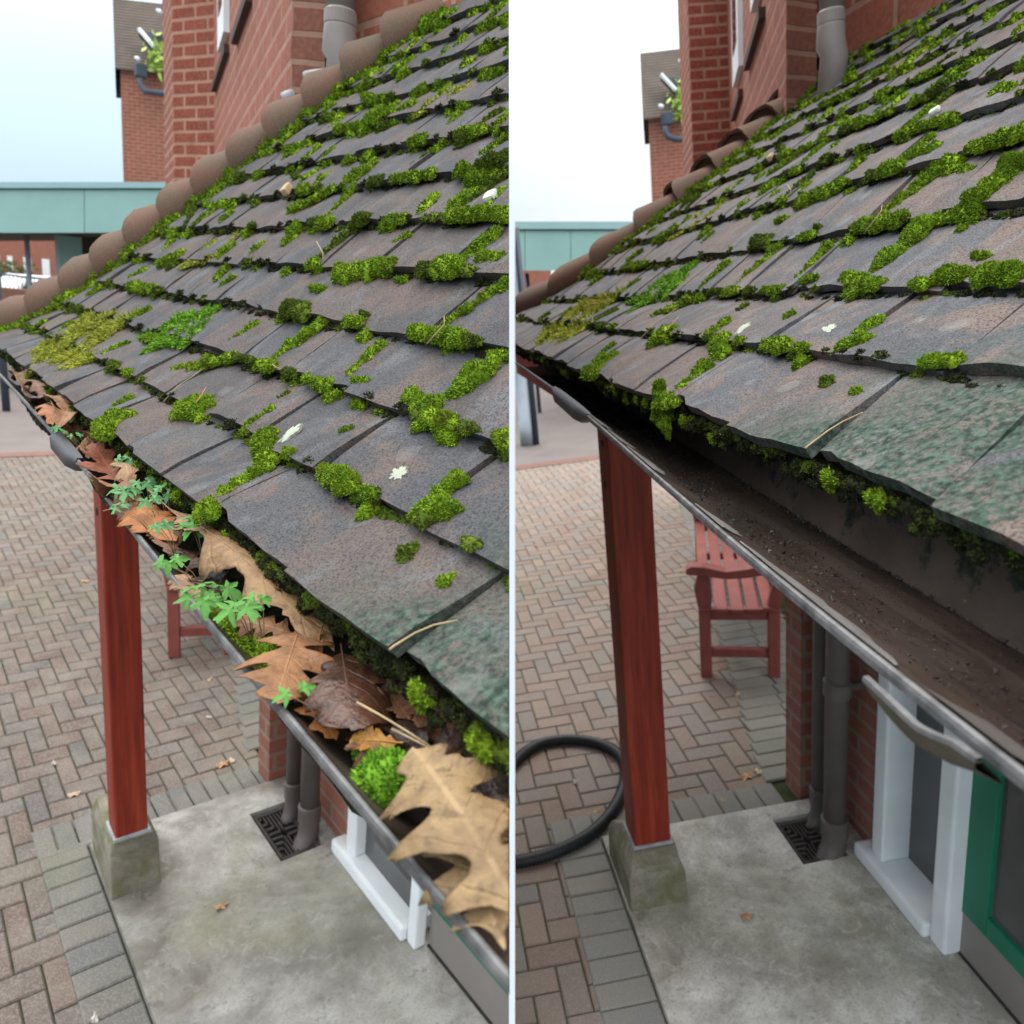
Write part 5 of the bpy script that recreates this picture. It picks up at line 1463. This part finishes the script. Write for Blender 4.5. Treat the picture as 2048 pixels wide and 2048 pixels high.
def roof_bits(P, ref):
    roof_twig(P, PL, (0, 1024), [(1460, 560), (1500, 530), (1580, 480), (1650, 450), (1740, 432)], .0009, 'bent dry stalk lying over the greened lowest tiles, %s' % ref)
    roof_twig(P, PL, (0, 0), [(625, 1530), (680, 1470), (740, 1430), (780, 1400)], .0009, 'straw stalk across a joint of the second course, %s' % ref)
    roof_twig(P, PL, (0, 0), [(1650, 1350), (1680, 1310), (1715, 1245)], .0009, 'forked straw sticking out of a moss bank, %s' % ref, .02)
    roof_twig(P, PL, (0, 0), [(755, 1550), (780, 1520), (800, 1485)], .0008, 'orange blade standing beside a round moss cushion, %s' % ref, .012, (.45, .2, .07))
    roof_twig(P, PL, (0, 0), [(1210, 930), (1235, 975), (1232, 1000)], .0008, 'thin straw hanging over the fourth course, %s' % ref, .01)
    roof_twig(P, PL, (0, 0), [(1020, 1370), (1040, 1400), (1050, 1415)], .0008, 'short pale straw on the tile edge by small moss balls, %s' % ref, .004)
    for (x, y, w_, h_, col, lab, nm, cat) in ((1075, 735, .013, .008, (.50, .36, .20), 'yellow stone lodged on the upper tiles beside moss', 'loose_stone', 'stone'), (1860, 755, .0085, .009, (.62, .64, .56), 'pale square chip lying on the upper tiles', 'pale_chip', 'chip')):
        A = PL.inv(x * S_, y * S_); c = P.surf(A[1], A[2], .006); d, nn = P.frame(A[2])
        mb = MB(); dd = unit(d + P.Y * .4); mb.obox(c, dd, unit(np.cross(nn, dd)), nn, w_, h_, .005 if cat == 'chip' else .008)
        tag(obj(nm, mb, mat(nm + '_m', m_plain, col, .9, .15, 60, .3), P, bevel=.004), '%s, %s' % (lab, ref), cat)
    # dry dark clod and a little moss ball on the lowest tiles
    for (qx, qy, r_, m_, lab, nm) in ((1535, 162, .0085, MOSSD, 'dark dried moss clod lying loose on the lowest course', 'moss_clod'), (1680, 272, .0070, MOSS, 'small round moss tuft on the lowest course', 'moss_tuft')):
        A = PL.inv(qx * S_, 1024 + qy * S_); c = P.surf(A[1], A[2]); d, nn = P.frame(A[2]); mb = MB()
        moss_clump(mb, c, unit(d + P.Y * .2), unit(np.cross(nn, d)), nn, r_ * 1.25, r_ * .9, r_ * 1.2, 91, .0034, 1.2)
        tag(obj(nm, mb, m_, P, normals=False), '%s, %s' % (lab, ref), 'moss')
roof_bits(PL, 'above the leaf-filled gutter')
def ground_leaves(P, pxs, ref, names):
    for i, ((x, y, s, z), lab) in enumerate(zip(pxs, names)):
        c = P.z(x, y, z + .006); rs = np.random.RandomState(i + 3); ang = rs.rand() * 6.28
        d = np.array([math.cos(ang), math.sin(ang), .1]); w = np.array([-d[1], d[0], .15]); L = s * (.7 if i % 3 == 2 else .95) / FPX * np.linalg.norm(c - P.cam)
        mb = MB(); n = 12; v = [c + np.array([0, 0, .006])]
        for k in range(n):
            t = 6.283 * k / n; r_ = L * (.5 + .2 * math.sin(5 * t)); v.append(c + d * r_ * math.cos(t) + w * r_ * .6 * math.sin(t) + np.array([0, 0, .004 * math.sin(3 * t)]))
        mb.add(v, [(0, 1 + k, 1 + (k + 1) % n) for k in range(n)])
        mb.add([q - np.array([0, 0, .0015]) for q in v], [(0, 1 + (k + 1) % n, 1 + k) for k in range(n)])
        tag(obj('fallen_leaf', mb, mat('litter_%d' % (i % 3), m_plain, [(.45, .26, .14), (.52, .40, .28), (.50, .48, .44)][i % 3], .8, .2, 30, .1), P, normals=False), '%s, %s' % (lab, ref), 'leaf', 'dead leaves scattered on the ground')
ground_leaves(PL, [(443, 1812, 24, .028), (148, 1588, 18, 0), (108, 1525, 15, 0), (170, 1162, 14, 0), (420, 1358, 12, 0), (418, 1434, 13, 0), (445, 1528, 22, 0), (463, 1520, 16, 0), (190, 2035, 24, 0), (700, 1690, 12, -.03), (610, 1660, 12, -.03), (350, 1080, 9, 0)],
    'near the leaf-filled gutter', ['curled dead leaf alone on the concrete slab', 'dry leaf on the paving just left of the plinth top', 'small brown leaf on the paving left of the red post', 'leaf scrap high on the paving left of the post', 'orange scrap on the paving below the bench', 'white scrap on the paving right of the post', 'pale leaf where the grey border meets the slab', 'whitish leaf beside the pale leaf by the slab', 'brown leaf at the bottom edge of the paving', 'dead leaf against the wall by the window sill', 'orange leaf wedged behind the downpipes', 'tiny leaf on the paving behind the post'])

# ---- cleaned plot
BR = (1.24, .27)
build_paving(PR, wr, .90, .93, (.475, 1.29, .2, 2.47), (.282, .475), (-2.2, 2.6), 9.2, lambda y: None if y < 2.62 else BR[0] + (y - 2.62) * BR[1])
build_slab(PR, wr, .475, 1.50, -.3, 2.47, (1.155, 1.335, 2.14, 2.39))
hzR = PR.x(1253, 1712, .49)[2]
q = [PR.z(x, y, hzR) for x, y in ((1024 + 465 * S_, 1024 + 1272 * S_), (1024 + 440 * S_, 1024 + 1180 * S_), (1024 + 595 * S_, 1024 + 1235 * S_))]
build_post(PR, wr, (.478, .690, 2.075, 2.375, hzR), (q[0][0], q[2][0], q[0][1], max(q[1][1], q[0][1] + .1)), 2.1)
bw_ = thing(PR, 'brick_wall', 'porch side wall of red brick with a projecting pier, %s' % wr, 'wall', (1.5, 2.4, 0))
mb = MB(); mb.box(1.335, 1.85, 2.505, 2.63, -.02, 2.05); obj('pier', mb, BRICKD, PR, bw_)
mb = MB(); mb.box(1.43, 1.62, 2.07, 2.504, -.02, 2.05); obj('wall', mb, BRICKD, PR, bw_)
mb = MB(); mb.box(2.6, 2.8, 2.77, 7.0, -.02, 2.2); obj('rear_wall', mb, BRICKD, PR, bw_)
a, b = PR.z(1639, 1644, 0), PR.z(1668, 1708, 0)
build_pipe(PR, (a[0], a[1], -.03), .033, 2.0, 'slim brown downpipe, the farther of the pair, %s' % wr, 1.43)
build_pipe(PR, (b[0], b[1], -.03), .041, 2.0, 'stout brown downpipe with a wall bracket, the nearer of the pair, %s' % wr, 1.43, PR.y(1678, 1376, b[1])[2])
m1 = [PR.z(*p, .086) for p in ((1737, 1702), (1763, 1726), (1798, 1708))]
m2 = [PR.z(*p, .028) for p in ((1869, 1898), (1883, 1908), (1906, 1898))]
print('R mull', m1, m2)
build_window(PR, wr, 1.40, 0, m1[0][1] + .06, 2.0, 1.352, (m1[1][1], m1[0][1], m1[1][0], m1[2][0] + .05), (m2[1][1] - .01, max(m2[0][1], m2[1][1] + .06), m2[1][0], m2[2][0] + .03), m1[2][0] + .02)
kt = PR.x(1920, 1814, m2[2][0] + .012)
build_door(PR, wr, m2[2][0] + .008, .6, m2[1][1] - .006, kt[2], 1.98, .10)
build_bench(PR, 1.32, 1.74, 3.58, 5.15, 'red painted slatted bench with scrolled arms standing by the brick pier')
far_things(PR, wr, dict(cz=1.25, can_top=((1030, 443), (1230, 443)), can_bot=(541, 458), can_t=12, can_posts=((1051, 8, NAVY, True, 1.0),),
    wx=(1379, 1458, 1572, 1633), t=(2.6, 5.6), bh=.0705, sills=((1470, 240, 1486, 180), (1498, 135, 1531, 20)), wins=((1475, 1488, 175), (1514, 1523, 25)), soil=(1662, 55, 50, 2.35),
    stubs=(), house=(1291, 1372, 113, 236, 395), house_t=16, dormer=((1322, 150), (1352, 182), (1376, 160)), hopper=(1334, 238),
    hpipe=((1332, 245), (1330, 262), (1336, 274), (1350, 278), (1376, 280)), lamps=((1322, 212), (1362, 122)), bud=(1361, 205)))
under_canopy(PR, wr, dict(houses=((1020, 1110, 530, 640, 40, 'distant red brick houses under the canopy end'),),
    cars=((1062, 598, 30, .3, 'pale car parked beyond the canopy, left of the hip tiles', WCAR),), railing=(1026, 1075, 600, 640, 24)))
p = PR.z(1055, 890, 0); mb = MB(); mb.tube([(p[0], p[1], 0), (p[0], p[1], .35), (p[0], p[1], .352), (p[0], p[1], 3.0)], [.10, .10, .088, .088], 20)
tag(obj('steel_post', mb, STEEL, PR, smooth=True), 'pale grey round steel post standing beyond the far gutter end', 'post')
p = PR.z(1073, 889, 0); mb = MB(); mb.tube([(p[0], p[1], 0), (p[0], p[1], 3.0)], .045, 16)
tag(obj('steel_post', mb, NAVY, PR, smooth=True), 'thin navy post close beside the pale grey steel post', 'post')
build_roof(PR, 'cleaned')
build_moss(PR, wr, 'above the cleaned gutter')
lichen(PR, (1100, 1640), .0085, .019, 'pale streak of lichen on a tile above the cleaned gutter', 3, False, 0)
lichen(PR, (1510, 1792), .011, .011, 'white star of lichen on a dark tile above the cleaned gutter', 4, True, 0)
gR, GR = build_gutter(PR, 'scraped clean, with a damp dark floor and an overlapping joint', [(1035, 726), (1115, 782), (1193, 845), (1295, 935), (1395, 1023), (1480, 1092), (1560, 1160), (1650, 1240), (1750, 1326), (1830, 1388), (1900, 1440), (2040, 1545)], .055, .135, .045)
joint(PR, GR, (1135, 800), 'dark', .42)
roof_bits(PR, 'above the cleaned gutter')
# big raised joint clip near the door
def big_clip(P, GI_, px0, px1):
    T = [o for o in bpy.data.objects if o.type == 'EMPTY' and o.name.startswith('gutter') and PLOT_OF[o.name] is P][0]
    a, b = P.z(*px0, GI_['zl'] - .012), P.z(*px1, GI_['zl'] - .004)
    mb = MB(); secs = []; rim = []
    n = 26
    for i in range(n):
        q = i / (n - 1); c = a + (b - a) * q
        g_ = .0005 + .0065 * min(1, max(0, (0.80 - q) / .22)) + .004 * q
        x = GI_['X'](c[1]) - .006 - g_; z = GI_['zl'] - .001 - .004 * min(1, (1 - q) * 3)
        dp = .003 + .006 * max(0, math.sin(math.pi * min(1, q * .95))) ** .8
        rim.append([np.array(t_) for t_ in ((x + .0022, c[1], z - .001), (x + .0022, c[1], z + .0014), (x - .001, c[1], z + .0014), (x - .0016, c[1], z - .001))])
        secs.append([np.array(t_) for t_ in ((x + .002, c[1], z - .0012), (x - .0014, c[1], z - .0012), (x - .0008, c[1], z - dp), (x + .012, c[1], z - dp - .010), (x + .012, c[1], z - dp - .008), (x + .0025, c[1], z - dp + .003))])
    mb.loft(secs, close=True); mb.f.append(tuple(range(6))); o = obj('joint_clip', mb, mat('clip', m_clip), P, T)
    mr = MB(); mr.loft(rim, close=True); mr.f.append((0, 1, 2, 3)); obj('clip_rim', mr, LIPM, P, T)
    # sleeve inside the trough
    mb = MB(); secs = []
    for i in range(10):
        y = a[1] + (b[1] - a[1]) * (.25 + .75 * i / 9); x = GI_['X'](y); W = GI_['W'](y)
        secs.append([np.array([gut(x, W, GI_['zl'], GI_['depth'], t)[0], y, gut(x, W, GI_['zl'], GI_['depth'], t)[1] + .0022]) for t in np.linspace(.02, .6 , 7)])
    mb.loft(secs); obj('joint_sleeve', mb, mat('sleeve', m_plain, (.085, .074, .068), .5, .25, 18, .1), P, T, smooth=True)
big_clip(PR, GR, (1772, 1372), (2000, 1525))
def scatter_silt():
    rs = np.random.RandomState(12); mb = MB()
    for line, n, sp, s in ((.60, 2600, .06, .0006), (.97, 2600, .012, .0007), (.40, 1600, .04, .0006), (.8, 1500, .12, .0005)):
        for i in range(n):
            y = rs.uniform(-.1, 2.2) if i % 3 else rs.normal(.9, .25)
            x = GR['X'](y); W = GR['W'](y); f = line + rs.randn() * sp + .03 * math.sin(6 * y)
            f = min(1.0, f)
            z = gut(x, W, GR['zl'], GR['depth'], min(1, f / .5))[1]
            c = np.array([x + .004 + W * f, y, z + .001]); r_ = s * rs.uniform(.4, 1.3) * (2.2 if rs.rand() > .94 else 1)
            u_ = rs.randn(3, 3) * r_
            mb.add([c + u_[0], c + u_[1], c + u_[2], c - (u_[0] + u_[1] + u_[2]) / 2 + np.array([0, 0, r_])], [(0, 1, 2), (0, 3, 1), (1, 3, 2), (2, 3, 0)])
    stuff(tag(obj('gutter_silt', mb, mat('silt_grains', m_plain, (.028, .024, .02), .5, .5, 200, 0, .5), PR, normals=False), 'dark wet grains of silt left along the floor of the cleaned gutter', 'silt'))
    # dried pale scale along the lip
    mb = MB()
    for y0, y1 in ((.34, .56), (.60, .68), (.83, .98), (1.01, 1.12), (1.16, 1.32), (1.5, 1.56)):
        n = 14
        top = []; bot = []
        for i in range(n):
            y = y0 + (y1 - y0) * i / (n - 1); x = GR['X'](y); W = GR['W'](y)
            tt = .10 + (.30 + .16 * rs.rand()) * max(0, math.sin(math.pi * i / (n - 1))) ** .6
            def pt(t):
                g2 = gut(x, W, GR['zl'], GR['depth'], t); return np.array([g2[0], y, g2[1] + .0012])
            top.append(pt(.07)); bot.append(pt(tt))
        secs = [[p_, p_ * .5 + q_ * .5 + np.array([.0006, 0, .0008]), q_] for p_, q_ in zip(top, bot)]
        mb.loft(secs)
    stuff(tag(obj('dried_scale', mb, mat('scale', m_plain, (.13, .125, .12), .6, .2, 60, .2), PR, normals=False), 'pale dried scale flaking inside the lip of the cleaned gutter', 'scale'))
scatter_silt()
# moss and grime fringe hanging over the eaves of the cleaned gutter
MOSSK = mat('moss_black', m_moss, (.006, .007, .004), (.016, .019, .008), (.05, .065, .014))
def crust(P, word, GI_, n):
    rs = np.random.RandomState(33); mb = MB()
    for i in range(n):
        y = rs.uniform(-.15, 2.3); x = GI_['X'](y) + GI_['W'](y) + .010; top = P.O[2] - .02; bot = GI_['zl'] - GI_['depth']
        z = top - (top - bot) * abs(rs.randn()) * .26
        if z < bot + .01: continue
        s_ = rs.uniform(.0015, .0042) * (1.6 if rs.rand() > .9 else 1)
        moss_clump(mb, np.array([x + .001, y, z]), P.Y, np.array([0, 0, 1.]), np.array([-1., 0, 0.05]), s_ * rs.uniform(1, 2.2), s_, s_ * .5, rs.randint(1e6), .0032, .6)
    stuff(tag(obj('black_crust', mb, MOSSK, P, normals=False), 'black algae crust clinging below the tile edge, %s' % word, 'moss'))
crust(PR, wr, GR, 620)
def fringe(P, word, n):
    rs = np.random.RandomState(21); mb = MB()
    for i in range(n):
        a = rs.uniform(-.45, 2.2); c = P.O + P.Y * a + np.array([.004 + .010 * rs.rand(), 0, -.012 - .018 * rs.rand()])
        s = rs.uniform(.0025, .0055)
        moss_clump(mb, c, P.Y, np.array([0, 0, -1.]), np.array([-1., 0, 0.1]), s * 1.6, s, s * .9, rs.randint(1e6), max(.0028, .0034 * depth_of(P, c) / .8), .7)
    mg = MB()
    for i in range(26):
        a = rs.uniform(-.35, 1.9); c = P.O + P.Y * a + np.array([.006, 0, -.016 - .012 * rs.rand()]); s_ = rs.uniform(.004, .009)
        moss_clump(mg, c, P.Y, np.array([0, 0, -1.]), unit(np.array([-1., 0, .3])), s_ * 1.2, s_, s_ * .9, rs.randint(1e6), .0034, .9)
    stuff(tag(obj('eaves_tufts', mg, MOSS, P, normals=False), 'small bright moss tufts dotted along the underside of the lowest tile edge, %s' % word, 'moss'))
    stuff(tag(obj('eaves_moss', mb, MOSSK, P, normals=False), 'dark moss fringe hanging below the lowest tile edge, %s' % word, 'moss'))
fringe(PR, wr, 420); fringe(PL, wl, 420)
mb = MB(); A = PR.inv(1024 + 590 * S_, 1500 * S_)
c = PR.O + PR.Y * (A[1] if A else .7) + np.array([-.002, 0, -.01])
for q_, (dy, dz, r_) in enumerate(((0, .006, .018), (.012, -.010, .016), (-.006, -.022, .013), (.008, .020, .014))):
    moss_clump(mb, c + np.array([0, dy, dz]), np.array([0, 0, 1.]), PR.Y, unit(np.array([-1., 0, .35])), r_ * 1.15, r_, r_ * .95, 77 + q_, .0036, 1.1)
tag(obj('moss_cushion', mb, MOSS, PR, normals=False), 'moss cushion hanging down over the eaves into the cleaned gutter', 'moss', 'moss cushions on the roof tiles')
# suction hose looped on the paving
hp = [(-120, 1300), (-60, 1325), (0, 1322), (100, 1303), (200, 1268), (300, 1212), (375, 1135), (418, 1050), (428, 970), (400, 912), (330, 874), (230, 858), (130, 868), (65, 897), (20, 935), (-40, 1000), (-100, 1080)]
pts = [PR.z(1024 + x * S_, 1024 + y * S_, .024) for x, y in hp]
fine = []
for i in range(len(pts) - 1):
    p0, p1, p2, p3 = (pts[max(0, i - 1)], pts[i], pts[i + 1], pts[min(len(pts) - 1, i + 2)])
    for t in np.linspace(0, 1, 14, endpoint=False):
        fine.append(.5 * ((2 * p1) + (-p0 + p2) * t + (2 * p0 - 5 * p1 + 4 * p2 - p3) * t * t + (-p0 + 3 * p1 - 3 * p2 + p3) * t ** 3))
mb = MB(); mb.tube(fine, [.0275 if i % 2 else .0225 for i in range(len(fine))], 14)
tag(obj('suction_hose', mb, BLACK, PR, smooth=True), 'black ribbed suction hose looped on the block paving', 'hose')
ground_leaves(PR, [(1493, 1832, 26, .028), (1190, 1625, 18, 0), (1150, 1563, 16, 0), (1363, 1142, 15, 0), (1475, 1388, 12, 0), (1425, 1390, 11, 0), (1493, 1552, 26, 0), (1516, 1542, 18, 0), (1220, 1208, 11, 0), (1070, 1090, 10, 0), (1445, 1600, 12, 0), (1350, 1105, 10, 0)],
    'near the cleaned gutter', ['curled dead leaf alone on the concrete slab', 'brown leaf inside the hose loop', 'small leaf on the paving inside the hose loop', 'reddish leaf on the paving left of the bench', 'orange leaf on the paving before the brick pier', 'dark scrap on the paving below the bench', 'pale leaf where the grey border meets the slab', 'whitish leaf beside the pale leaf by the slab', 'brown leaf against the red post', 'tiny leaf on the far paving', 'leaf scrap on the grey border blocks', 'pale scrap on the paving behind the bench arm'])

clip_all()

for o in COL.objects:
    if o.get('label') and len(o['label'].split()) > 16: print('LONG', len(o['label'].split()), o['label'])
